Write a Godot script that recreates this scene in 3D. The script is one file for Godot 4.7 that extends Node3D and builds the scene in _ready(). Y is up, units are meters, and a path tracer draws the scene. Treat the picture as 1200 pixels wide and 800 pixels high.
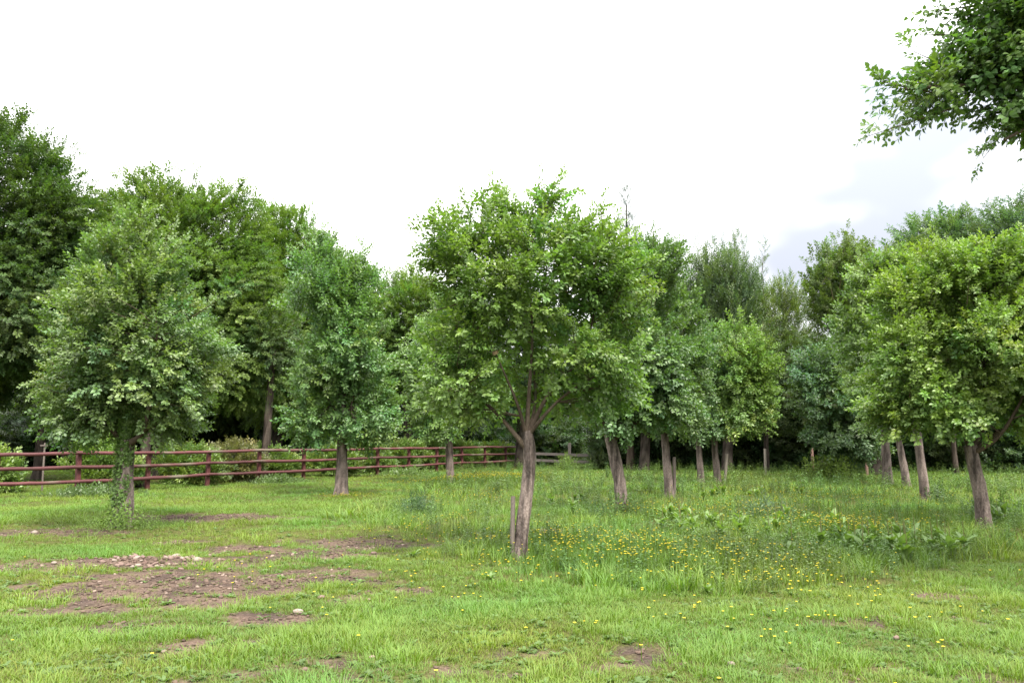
extends Node3D

# ---------------------------------------------------------------- helpers
var rng := RandomNumberGenerator.new()
var used := {}
var lump := FastNoiseLite.new()
var fine := FastNoiseLite.new()
var patch := FastNoiseLite.new()
var M := {}
var S := {}

class Shape:
	var v := PackedVector3Array()
	var n := PackedVector3Array()
	var c := PackedColorArray()
	var i := PackedInt32Array()
	func vert(p: Vector3, nn: Vector3, col: Color) -> int:
		v.append(p); n.append(nn); c.append(col)
		return v.size() - 1
	func tri(a: int, b: int, d: int) -> void:
		var want := n[a] + n[b] + n[d]
		if (v[d] - v[a]).cross(v[b] - v[a]).dot(want) >= 0.0:
			i.append_array(PackedInt32Array([a, b, d]))
		else:
			i.append_array(PackedInt32Array([a, d, b]))
	func quad(a: int, b: int, d: int, e: int) -> void:
		tri(a, b, d); tri(a, d, e)
	func mesh(mat: Material) -> ArrayMesh:
		var m := ArrayMesh.new()
		var a := []
		a.resize(Mesh.ARRAY_MAX)
		a[Mesh.ARRAY_VERTEX] = v; a[Mesh.ARRAY_NORMAL] = n; a[Mesh.ARRAY_COLOR] = c; a[Mesh.ARRAY_INDEX] = i
		m.add_surface_from_arrays(Mesh.PRIMITIVE_TRIANGLES, a)
		m.surface_set_material(0, mat)
		return m

func rnd(a: float, b: float) -> float:
	return rng.randf_range(a, b)

func ball() -> Vector3:
	var p := Vector3(rng.randfn(), rng.randfn(), rng.randfn())
	return p.normalized() * pow(rng.randf(), 0.34)

func numbered(called: String) -> String:
	var k: int = used.get(called, 0)
	used[called] = k + 1
	return called if k == 0 else "%s_%03d" % [called, k]

func thing(called: String, label: String, category: String, at := Vector3.ZERO, group := "") -> Node3D:
	var o := Node3D.new()
	o.name = numbered(called)
	add_child(o, true)
	o.position = at
	o.set_meta("label", label); o.set_meta("category", category)
	if group != "":
		o.set_meta("group", group)
	return o

func part(called: String, m: Mesh, parent: Node, kind := "") -> MeshInstance3D:
	var o := MeshInstance3D.new()
	o.name = called
	o.mesh = m
	if kind != "":
		o.set_meta("kind", kind)
	parent.add_child(o, true)
	return o

func many(called: String, m: Mesh, xf: Array[Transform3D], cols: PackedColorArray, parent: Node) -> MultiMeshInstance3D:
	var mm := MultiMesh.new()
	mm.transform_format = MultiMesh.TRANSFORM_3D
	mm.use_colors = true
	mm.mesh = m
	mm.instance_count = xf.size()
	for k in xf.size():
		mm.set_instance_transform(k, xf[k])
		mm.set_instance_color(k, cols[k])
	var o := MultiMeshInstance3D.new()
	o.name = called
	o.multimesh = mm
	o.set_meta("kind", "stuff")
	parent.add_child(o, true)
	return o

func side_of(d: Vector3) -> Vector3:
	var s := d.cross(Vector3(0.31, 0.2, 0.93))
	return s.normalized() if s.length() > 0.1 else d.cross(Vector3.RIGHT).normalized()

# a round limb along points; ridges gives bark its furrows
func tube(s: Shape, pts: Array, rad: Array, sides: int, col: Color, ridges := 0.0, vary := 0.0, closed := true) -> void:
	var first := s.v.size()
	var ref := side_of((pts[1] - pts[0]).normalized())
	for k in pts.size():
		var d: Vector3 = (pts[mini(k + 1, pts.size() - 1)] - pts[maxi(k - 1, 0)]).normalized()
		ref = (ref - d * ref.dot(d)).normalized()
		var b := d.cross(ref)
		for j in sides:
			var a := TAU * j / sides
			var out := ref * cos(a) + b * sin(a)
			var p: Vector3 = pts[k]
			var r: float = rad[k]
			var cc := col
			if ridges > 0.0:
				var q := p + out * r
				var f := fine.get_noise_3d(q.x * 22.0, q.y * 3.5, q.z * 22.0) + 0.5 * fine.get_noise_3d(q.x * 55.0 + 50.0, q.y * 12.0, q.z * 55.0)
				r *= 1.0 + ridges * f + 0.12 * lump.get_noise_3d(q.x * 1.5, q.y * 1.1, q.z * 1.5)
				var g := 1.0 + vary * clampf(f * 1.6, -0.8, 0.9)
				cc = Color(col.r * g, col.g * g, col.b * g)
				var li := fine.get_noise_3d(q.x * 3.0 + 90.0, q.y * 2.0, q.z * 3.0)
				if li > 0.18:
					cc = cc.lerp(Color(0.24, 0.25, 0.17), minf((li - 0.18) * 2.5, 0.5))
			s.vert(p + out * r, out, cc)
	for k in pts.size() - 1:
		for j in sides:
			var a := first + k * sides + j
			var b := first + k * sides + (j + 1) % sides
			s.quad(a, b, b + sides, a + sides)
	if ridges > 0.0:
		var acc := PackedVector3Array()
		acc.resize(pts.size() * sides)
		for k in pts.size() - 1:
			for j in sides:
				var a := k * sides + j
				var b := k * sides + (j + 1) % sides
				var nn := (s.v[first + b] - s.v[first + a]).cross(s.v[first + a + sides] - s.v[first + a])
				if nn.dot(s.n[first + a]) < 0.0:
					nn = -nn
				for q in [a, b, a + sides, b + sides]:
					acc[q] += nn
		for k in acc.size():
			s.n[first + k] = acc[k].normalized()
	if closed:
		var e: Vector3 = (pts[-1] - pts[-2]).normalized()
		var mid := s.vert(pts[-1], e, col)
		for j in sides:
			s.tri(mid, first + (pts.size() - 1) * sides + j, first + (pts.size() - 1) * sides + (j + 1) % sides)

func smooth_path(pts: Array, steps: int) -> Array:
	var cu := Curve3D.new()
	for k in pts.size():
		var t: Vector3 = (pts[mini(k + 1, pts.size() - 1)] - pts[maxi(k - 1, 0)]) / 6.0
		cu.add_point(pts[k], -t, t)
	var out := []
	for k in steps + 1:
		out.append(cu.sample_baked(cu.get_baked_length() * k / steps, true))
	return out

func leaf(s: Shape, at: Vector3, d: Vector3, up: Vector3, ln: float, wd: float, col: Color, full: bool) -> void:
	up = (up - d * up.dot(d)).normalized()
	var sd := d.cross(up)
	var nl := (up + sd * 0.3).normalized()
	var nr := (up - sd * 0.3).normalized()
	if full:
		var m0 := s.vert(at, up, col)
		var m1 := s.vert(at + d * ln * 0.5 + up * ln * 0.03, up, col)
		var m2 := s.vert(at + d * ln * 0.97 - up * ln * 0.16, (up + d * 0.4).normalized(), col)
		for q in [-1.0, 1.0]:
			var nn := nl if q < 0.0 else nr
			var e1 := s.vert(at + d * ln * 0.28 + sd * q * wd * 0.46 + up * wd * 0.16, nn, col)
			var e2 := s.vert(at + d * ln * 0.66 + sd * q * wd * 0.44 + up * wd * 0.10, nn, col)
			s.tri(m0, e1, m1); s.tri(e1, e2, m1); s.tri(m1, e2, m2)
	else:
		var a := s.vert(at, up, col)
		var b := s.vert(at + d * ln * 0.45 + sd * wd * 0.5 + up * wd * 0.12, nr, col)
		var e := s.vert(at + d * ln * 0.45 - sd * wd * 0.5 + up * wd * 0.12, nl, col)
		var t := s.vert(at + d * ln - up * ln * 0.12, up, col)
		var m := s.vert(at + d * ln * 0.48, up, col)
		s.tri(a, b, m); s.tri(b, t, m); s.tri(a, m, e); s.tri(m, t, e)

# one leafy twig along +Y, its leaves turned towards +Z and the tip
func sprig(count: int, length: float, lf: float, ratio: float, mat: Material, full := false, spread := 0.8, hang := 0.0, pale := 0.25) -> ArrayMesh:
	var s := Shape.new()
	var bend := Vector3(rnd(-0.1, 0.1), 0, rnd(-0.12, -0.02)) * length
	tube(s, [Vector3.ZERO, Vector3(0, length * 0.5, 0) + bend * -0.4, Vector3(0, length, 0) + bend], [lf * 0.045, lf * 0.035, lf * 0.02], 3, Color(0.55, 0.42, 0.8), 0.0, 0.0, false)
	for k in count:
		var t := (k + 0.7) / count
		var ph := k * 2.4 + rnd(-0.4, 0.4)
		var radial := Vector3(cos(ph), 0, sin(ph) * 0.6)
		var end := clampf((t - 0.75) * 3.0, 0.0, 0.8)
		var d := (radial * spread * (1.0 - end * 0.6) + Vector3(0, 0.45 + end, -hang) + ball() * 0.25).normalized()
		var up := (Vector3(0, 0.55, 0.75 - hang * 0.3) + ball() * 0.55).normalized()
		var g := 1.0 + rnd(-0.2, 0.2)
		var y := rnd(0.0, pale) + end * pale
		var col := Color(g * (1.0 + y * 1.1), g * (1.0 + y * 0.7), g * (1.0 - y * 0.2))
		var l := lf * rnd(0.75, 1.15) * (1.0 - end * 0.3)
		leaf(s, Vector3(0, t * length, 0) + bend * (t * t) + d * lf * 0.15, d, up, l, l * ratio * rnd(0.85, 1.1), col, full)
	return s.mesh(mat)

func frame(d: Vector3, up: Vector3, size: float) -> Transform3D:
	var y := d.normalized()
	var z := up - y * up.dot(y)
	z = z.normalized() if z.length() > 0.05 else side_of(y)
	return Transform3D(Basis(y.cross(z) * size, y * size, z * size), Vector3.ZERO)

# clumps of leafy twigs through the lobes [centre, radii] of a crown; returns the clump centres
func crown(called: String, parent: Node, lobes: Array, o: Dictionary) -> Array:
	var xf: Array[Transform3D] = []
	var cols := PackedColorArray()
	var centres := []
	var total := 0.0
	var w := []
	var heart := Vector3.ZERO
	for l in lobes:
		var a: float = pow(l[1].x * l[1].y * l[1].z, 0.67)
		w.append(a); total += a
		heart += l[0] * a
	heart /= total
	var gap: float = o.get("gap", 0.75) * o.cr
	var hole: float = 0.62 / o.cr
	var inset: float = o.get("inset", o.cr * 0.7 + 0.08)
	for li in lobes.size():
		var full: Vector3 = lobes[li][1]
		var l: Array = [lobes[li][0], (full - Vector3.ONE * inset).max(full * 0.4)]
		var want := int(ceil(o.clumps * w[li] / total))
		for k in want:
			var ok := false
			var p: Vector3
			var tries := 0
			while not ok and tries < 16:
				tries += 1
				var q := ball().normalized() * lerpf(o.get("core", 0.45), 1.0, pow(rng.randf(), 0.6))
				if q.y < -0.35 and rng.randf() < 0.35:
					continue
				var rough: float = 1.0 + o.get("rough", 0.16) * lump.get_noise_3d((l[0].x + q.x) * 2.0 + parent.position.x, q.y * 2.0 + l[0].y, q.z * 2.0 + parent.position.z) * 2.0
				p = l[0] + q * l[1] * rough
				ok = lump.get_noise_3d((p.x + parent.position.x * 3.0) * hole, p.y * hole * 1.2, (p.z + parent.position.z) * hole) > o.get("hollow", -0.13)
				for c in centres:
					if c.distance_squared_to(p) < gap * gap:
						ok = false
						break
			if not ok:
				continue
			centres.append(p)
			var tone := 1.0 + rng.randfn() * 0.10
			var yel := rng.randfn() * 0.08
			var cr: float = o.cr * rnd(0.75, 1.25)
			var away := (p - heart) * Vector3(1, 0.7, 1)
			away = away.normalized()
			for j in o.per:
				var b := ball()
				var pos := p + b * cr * Vector3(1, o.get("flat", 0.75), 1)
				var d: Vector3 = away * o.get("out", 0.7) + Vector3.UP * o.get("up", 0.3) + b * 0.8 + ball() * 0.35
				var up := Vector3.UP + away * 0.35 + ball() * 0.5
				var t := frame(d, up, rnd(0.75, 1.2) * o.get("size", 1.0))
				t.origin = pos
				xf.append(t)
				var g := tone * (1.0 + rng.randfn() * 0.09)
				var tint: Color = o.tint
				cols.append(Color(tint.r * g * (1.0 + yel), tint.g * g, tint.b * g * (1.0 - yel)))
	var long: Array = o.get("shoots", []).duplicate()
	for k in o.get("sprays", 0):
		var l: Array = lobes[rng.randi() % lobes.size()]
		var q := ball().normalized()
		if q.y < -0.5:
			q.y = -q.y
		var from: Vector3 = l[0] + q * (l[1] as Vector3 - Vector3.ONE * inset)
		var reach: float = o.cr * rnd(0.7, 1.6)
		long.append([from, from + (q * 0.8 + Vector3.UP * rnd(0.0, 0.7) + ball() * 0.3) * reach, rng.randi_range(4, 8)])
	if not long.is_empty():
		var stems := Shape.new()
		for sh in long:
			tube(stems, [sh[0] - (sh[1] - sh[0]) * 0.4, (sh[0] + sh[1]) * 0.5, sh[1]], [0.008 * o.get("size", 1.0) + 0.012 * o.cr, 0.004 + 0.008 * o.cr, 0.003], 3, Color(0.13, 0.11, 0.06), 0.0, 0.0, false)
			for k in sh[2]:
				var f := float(k) / maxf(1.0, sh[2] - 1.0)
				var at: Vector3 = sh[0].lerp(sh[1], f) + ball() * 0.06 * o.get("size", 1.0)
				var d: Vector3 = (sh[1] - sh[0]).normalized() * 0.8 + ball() * 0.8
				var t := frame(d, Vector3.UP + ball(), rnd(0.6, 0.95) * o.get("size", 1.0))
				t.origin = at
				xf.append(t)
				var tint: Color = o.tint
				var g := rnd(0.9, 1.15)
				cols.append(Color(tint.r * g * 1.05, tint.g * g, tint.b * g))
		part("shoot_stems", stems.mesh(M.bark), parent, "stuff")
	many(called, o.mesh, xf, cols, parent)
	return centres

# limbs to the lobes, then thin branches to every clump
func branches(parent: Node, top: Vector3, lobes: Array, centres: Array, r0: float, col: Color, near: bool, limbs := []) -> void:
	var spots := []
	var runs := limbs.duplicate()
	if runs.is_empty():
		for l in lobes:
			var e: Vector3 = l[0] + Vector3(0, l[1].y * 0.25, 0)
			var m: Vector3 = top.lerp(e, 0.45) + Vector3(rnd(-0.1, 0.1), 0.05, rnd(-0.1, 0.1)) * (e - top).length()
			runs.append([top - Vector3(0, 0.1, 0), m, e])
	for run in runs:
		var pts := smooth_path(run, 12 if near else 6)
		var rad := []
		for k in pts.size():
			var f := float(k) / (pts.size() - 1)
			rad.append(lerpf(r0, r0 * 0.22, sqrt(f)))
			if f > 0.2:
				spots.append([pts[k], rad[k]])
		var s := Shape.new()
		tube(s, pts, rad, 10 if near else 6, col, 0.12 if near else 0.0, 0.35)
		part("limb", s.mesh(M.bark), parent)
	var s := Shape.new()
	var taken := 0
	for c in centres:
		taken += 1
		if not near and taken % 2 == 1:
			continue
		var best: Array = spots[0]
		var bd := 1e9
		for sp in spots:
			var dd: float = sp[0].distance_squared_to(c) + (0.5 if sp[0].y > c.y else 0.0)
			if dd < bd:
				bd = dd; best = sp
		var m: Vector3 = best[0].lerp(c, 0.5) + Vector3(rnd(-0.1, 0.1), rnd(-0.04, 0.12), rnd(-0.1, 0.1)) * sqrt(bd)
		var r := minf(best[1] * 0.55, 0.03 if near else 0.05)
		tube(s, [best[0], m, c], [r, r * 0.65, r * 0.25], 4 if near else 3, col, 0.0, 0.0, false)
	part("branches", s.mesh(M.bark), parent, "stuff")

func trunk(parent: Node, pts: Array, r0: float, r1: float, col: Color, near: bool, flare := 0.38) -> void:
	var path := smooth_path(pts, 64 if near else 20)
	var rad := []
	for k in path.size():
		var f := float(k) / (path.size() - 1)
		var h: float = path[k].y
		rad.append(lerpf(r0, r1, f) * (1.0 + flare * exp(-maxf(h, 0.0) * 5.0)))
	var s := Shape.new()
	tube(s, path, rad, 48 if near else 18, col, 0.15, 0.75)
	part("trunk", s.mesh(M.bark), parent)

# ---------------------------------------------------------------- the ground's own shape and cover
const BARE := [
	[-3.8, -9.3, 1.5, 1.4, 0.98], [-4.9, -11.1, 1.2, 0.55, 1.2], [-6.3, -10.6, 1.5, 0.4, 1.0], [-8.2, -14.6, 1.7, 0.6, 0.75], [-6.3, -17.4, 2.1, 1.0, 1.0],
	[-4.1, -12.6, 0.55, 0.45, 0.9], [-5.3, -13.2, 0.5, 0.35, 0.8], [-2.9, -11.6, 1.0, 0.6, 0.85], [-2.4, -12.9, 1.2, 1.1, 0.75], [-2.5, -9.9, 0.9, 0.6, 0.85],
	[-2.15, -7.7, 0.5, 0.28, 1.0], [-2.5, -6.75, 0.5, 0.28, 0.75], [-3.4, -7.4, 0.7, 0.3, 0.5], [-2.0, -5.6, 0.5, 0.2, 0.5], [5.0, -8.9, 1.0, 0.35, 0.34], [2.2, -5.9, 0.7, 0.25, 0.34],
	[2.9, -5.55, 0.9, 0.22, 0.34], [1.5, -6.1, 0.4, 0.2, 0.35], [-0.2, -10.4, 0.5, 0.2, 0.3], [0.8, -6.4, 0.9, 0.35, 0.28], [-0.9, -6.0, 0.9, 0.4, 0.34], [-4.6, -6.5, 0.8, 0.3, 0.45], [0.9, -15.2, 0.6, 0.4, 0.5],
	[-1.4, -9.0, 0.7, 0.6, 0.5], [-9.5, -12.4, 1.4, 0.5, 0.7], [3.4, -7.6, 0.8, 0.25, 0.34],
]

func bare(x: float, z: float) -> float:
	var best := 0.0
	for b in BARE:
		var e := Vector2((x - b[0]) / b[2], (z - b[1]) / b[3]).length_squared()
		if e < 1.7:
			best = maxf(best, (1.0 - e / 1.7) * b[4])
	if best <= 0.0:
		return 0.0
	var nse := fine.get_noise_2d(x * 4.0, z * 4.0) * 0.75 + fine.get_noise_2d(x * 13.0 + 40.0, z * 13.0) * 0.55
	return smoothstep(0.22, 0.62, best * 0.93 + nse * 1.0)

func ground(x: float, z: float) -> float:
	var h := 0.05 * patch.get_noise_2d(x * 1.2, z * 1.2) + 0.02 * patch.get_noise_2d(x * 6.0 + 9.0, z * 6.0)
	var e := Vector2((x + 4.75) / 0.85, (z + 11.25) / 0.42).length_squared()
	if e < 4.0:
		h += 0.06 * exp(-e * 1.2)
	var r := Vector2(x, z).length()
	return h * smoothstep(90.0, 50.0, r)

# how far the grass has been left to grow: 0 mown, 1 meadow
func tall(x: float, z: float) -> float:
	var edge := lerpf(0.5, -3.2, clampf((-z - 9.5) / 8.0, 0.0, 1.0)) + patch.get_noise_2d(x * 1.5, z * 1.5 + 70.0) * 1.2
	var t := smoothstep(edge - 0.7, edge + 0.9, x) * smoothstep(8.6, 10.4, -z + patch.get_noise_2d(x * 2.0, z * 2.0) * 0.8 - maxf(0.0, x - 3.4) * 0.8)
	if z > -26.0 and x < -3.0:
		t *= smoothstep(-9.0, -3.0, x)
	return t

# ---------------------------------------------------------------- the scene
func _ready() -> void:
	rng.seed = 71
	for a in [[lump, 3, 0.35], [fine, 5, 0.35], [patch, 9, 0.3]]:
		a[0].seed = a[1]
		a[0].frequency = a[2]
		a[0].noise_type = FastNoiseLite.TYPE_SIMPLEX_SMOOTH
		a[0].fractal_octaves = 3
	# camera
	var cam := Camera3D.new()
	cam.name = "camera"
	cam.position = Vector3(0, 1.6, 0)
	cam.rotation.x = atan(115.0 / 968.0)
	cam.fov = 44.86
	cam.far = 1500.0
	add_child(cam)
	# sky, sun, exposure
	var we := WorldEnvironment.new()
	we.name = "environment"
	var env := Environment.new()
	env.background_mode = Environment.BG_SKY
	var sky := Sky.new()
	var pano := PanoramaSkyMaterial.new()
	pano.panorama = overcast()
	sky.sky_material = pano
	env.sky = sky
	env.tonemap_mode = Environment.TONE_MAPPER_LINEAR
	env.tonemap_exposure = 3.45
	env.sdfgi_enabled = true
	env.ssao_enabled = true
	env.ssil_enabled = true
	we.environment = env
	add_child(we)
	var sun := DirectionalLight3D.new()
	sun.name = "sun"
	sun.light_energy = 0.8
	sun.light_angular_distance = 12.0
	sun.light_color = Color(1.0, 0.97, 0.92)
	sun.shadow_enabled = true
	sun.rotation = Vector3(deg_to_rad(-56), deg_to_rad(28), 0)
	add_child(sun)
	materials()
	sprigs()
	build_ground()
	build_woodland()
	build_red_fence()
	build_grey_fence()
	build_stakes()
	build_hedge()
	build_orchard()
	build_overhang()
	build_meadow()
	build_weeds()
	build_stones()

func overcast() -> ImageTexture:
	var im := Image.create(1024, 512, false, Image.FORMAT_RGBF)
	var nz := FastNoiseLite.new()
	nz.seed = 21
	nz.frequency = 1.0
	nz.fractal_octaves = 5
	for y in 512:
		var el := PI * (0.5 - (y + 0.5) / 512.0)
		for x in 1024:
			var az := TAU * (x + 0.5) / 1024.0
			var d := Vector3(sin(az) * cos(el), sin(el), -cos(az) * cos(el))
			var h := maxf(d.y, 0.0)
			# a cloud layer overhead: higher looks are through less of it
			var k := 1.0 / (h + 0.18)
			var f := nz.get_noise_3d(d.x * k * 0.55 + 3.7, d.z * k * 0.55, 4.0)
			var g := nz.get_noise_3d(d.x * 2.2, d.y * 5.0, d.z * 2.2 + 11.0)
			var base := 0.52 + 1.15 * h
			# a thinner place in the cover to the right, where the grey-blue shows
			var rift := exp(-pow((rad_to_deg(angle_difference(0.44, az)) - (rad_to_deg(el) - 14.0) * 0.9) / 20.0, 2.0) - pow((rad_to_deg(el) - 15.0) / 10.5, 2.0))
			var thin := clampf(smoothstep(0.05, 0.4, f * 0.8 + g * 0.5) * 0.6 + rift * (0.8 + g * 1.3), 0.0, 1.0)
			var white := Color(1.0, 1.0, 1.0) * base
			var grey := Color(0.315, 0.335, 0.385) * base
			var c := white.lerp(grey, thin)
			if d.y < 0.0:
				c = c.lerp(Color(0.25, 0.28, 0.2), smoothstep(0.0, -0.15, d.y))
			im.set_pixel(x, y, c)
	return ImageTexture.create_from_image(im)

func noise_texture(freq: float, lo: Color, hi: Color, sd: int, normal := false) -> NoiseTexture2D:
	var t := NoiseTexture2D.new()
	var nz := FastNoiseLite.new()
	nz.seed = sd
	nz.frequency = freq
	nz.fractal_octaves = 5
	t.noise = nz
	t.width = 512
	t.height = 512
	t.seamless = true
	if normal:
		t.as_normal_map = true
		t.bump_strength = 5.0
	else:
		var gr := Gradient.new()
		gr.set_color(0, lo)
		gr.set_color(1, hi)
		t.color_ramp = gr
	return t

func mat(rough: float, back: Color, spec := 0.5) -> StandardMaterial3D:
	var m := StandardMaterial3D.new()
	m.vertex_color_use_as_albedo = true
	m.roughness = rough
	m.metallic_specular = spec
	m.cull_mode = BaseMaterial3D.CULL_DISABLED
	if back != Color.BLACK:
		m.backlight_enabled = true
		m.backlight = back
	return m

func materials() -> void:
	var green := Color(0.86, 0.92, 0.5)
	M.leaf = mat(0.45, green, 0.58)
	M.dull_leaf = mat(0.52, green, 0.48)
	M.grass = mat(0.6, Color(0.85, 0.9, 0.5), 0.25)
	M.petal = mat(0.5, Color(0.9, 0.85, 0.4), 0.3)
	M.bark = mat(0.9, Color.BLACK, 0.2)
	M.bark.albedo_texture = noise_texture(0.02, Color(0.62, 0.6, 0.6), Color(1, 1, 1), 4)
	M.bark.uv1_triplanar = true
	M.bark.uv1_scale = Vector3(3.5, 1.2, 3.5)
	M.bark.normal_enabled = true
	M.bark.normal_texture = noise_texture(0.03, Color.BLACK, Color.WHITE, 8, true)
	M.bark.normal_scale = 1.6
	M.paint = mat(0.62, Color.BLACK, 0.4)
	M.paint.albedo_texture = noise_texture(0.03, Color(0.6, 0.62, 0.64), Color(1, 1, 1), 14)
	M.paint.uv1_triplanar = true
	M.paint.uv1_scale = Vector3(2.5, 2.5, 2.5)
	M.wood = mat(0.9, Color.BLACK, 0.2)
	M.wood.albedo_texture = noise_texture(0.04, Color(0.6, 0.6, 0.6), Color(1, 1, 1), 24)
	M.wood.uv1_triplanar = true
	M.wood.uv1_scale = Vector3(6, 1.0, 6)
	M.soil = mat(0.95, Color.BLACK, 0.15)
	M.soil.albedo_texture = noise_texture(0.03, Color(0.6, 0.58, 0.57), Color(1, 1, 1), 34)
	M.soil.uv1_triplanar = true
	M.soil.uv1_world_triplanar = true
	M.soil.uv1_scale = Vector3(1.3, 1.3, 1.3)
	M.soil.normal_enabled = true
	M.soil.normal_texture = noise_texture(0.05, Color.BLACK, Color.WHITE, 38, true)
	M.soil.normal_scale = 2.0
	M.stone = mat(0.85, Color.BLACK, 0.25)
	M.stone.albedo_texture = noise_texture(0.03, Color(0.65, 0.62, 0.6), Color(1, 1, 1), 44)
	M.stone.uv1_triplanar = true
	M.stone.uv1_scale = Vector3(6, 6, 6)

func sprigs() -> void:
	S.apple = sprig(15, 0.24, 0.076, 0.6, M.leaf, true, 0.85, 0.0, 0.3)
	S.apple_far = sprig(13, 0.30, 0.105, 0.62, M.leaf, false, 0.85, 0.0, 0.3)
	S.shade = sprig(20, 0.6, 0.16, 0.62, M.dull_leaf, false, 0.9, 0.08, 0.2)
	S.feathery = sprig(20, 0.75, 0.14, 0.4, M.dull_leaf, false, 0.7, 0.0, 0.2)
	S.hedge = sprig(12, 0.32, 0.12, 0.5, M.leaf, false, 0.8, 0.0, 0.3)
	S.ivy = sprig(7, 0.10, 0.05, 0.9, M.leaf, false, 0.9, 0.4, 0.2)
	S.nettle = sprig(18, 0.5, 0.085, 0.5, M.dull_leaf, false, 1.0, 0.0, 0.2)
	S.branch = sprig(13, 0.26, 0.088, 0.62, M.leaf, true, 0.85, 0.15, 0.25)

func build_ground() -> void:
	var xs := PackedFloat32Array()
	var zs := PackedFloat32Array()
	var a := -400.0
	while a < 400.0:
		xs.append(a)
		a += 0.13 if a > -9.0 and a < 6.5 else (0.6 if absf(a) < 30.0 else (4.0 if absf(a) < 70.0 else 55.0))
	xs.append(400.0)
	a = 60.0
	while a > -500.0:
		zs.append(a)
		a -= 0.12 if a < -4.5 and a > -18.5 else (0.6 if a < 6.0 and a > -56.0 else 12.0 if a > -100.0 else 80.0)
	var s := Shape.new()
	var w := xs.size()
	for z in zs:
		for x in xs:
			var h := ground(x, z)
			var e := 0.05
			var nn := Vector3(h - ground(x + e, z), e, h - ground(x, z + e)).normalized()
			var d := bare(x, z)
			var moist := patch.get_noise_2d(x * 3.0, z * 3.0) + 0.8 * fine.get_noise_2d(x * 9.0 + 7.0, z * 9.0)
			var earth := Color(0.175, 0.128, 0.1).lerp(Color(0.095, 0.073, 0.062), smoothstep(-0.2, 0.4, moist))
			var thatch := Color(0.12, 0.125, 0.045)
			s.vert(Vector3(x, h, z), nn, thatch.lerp(earth, d))
	for r in zs.size() - 1:
		for k in w - 1:
			var p := r * w + k
			s.quad(p, p + 1, p + w + 1, p + w)
	var g := part("ground", s.mesh(M.soil), self, "structure")
	g.set_meta("label", "grassy orchard ground with bare brown earth patches on the left")

# trees that stand behind the orchard
func big_tree(called: String, label: String, x: float, z: float, lobes: Array, o: Dictionary, r := 0.28, fork := 3.5) -> void:
	var t := thing(called, label, "tree", Vector3(x, ground(x, z), z), "trees standing behind the orchard")
	var col := Color(0.07, 0.06, 0.05)
	trunk(t, [Vector3(0, -0.2, 0), Vector3(0.1, fork * 0.5, 0), Vector3(0, fork, 0.1)], r, r * 0.75, col, false)
	var c := crown("crown", t, lobes, o)
	branches(t, Vector3(0, fork, 0.1), lobes, c, r * 0.6, col, false)

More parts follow.
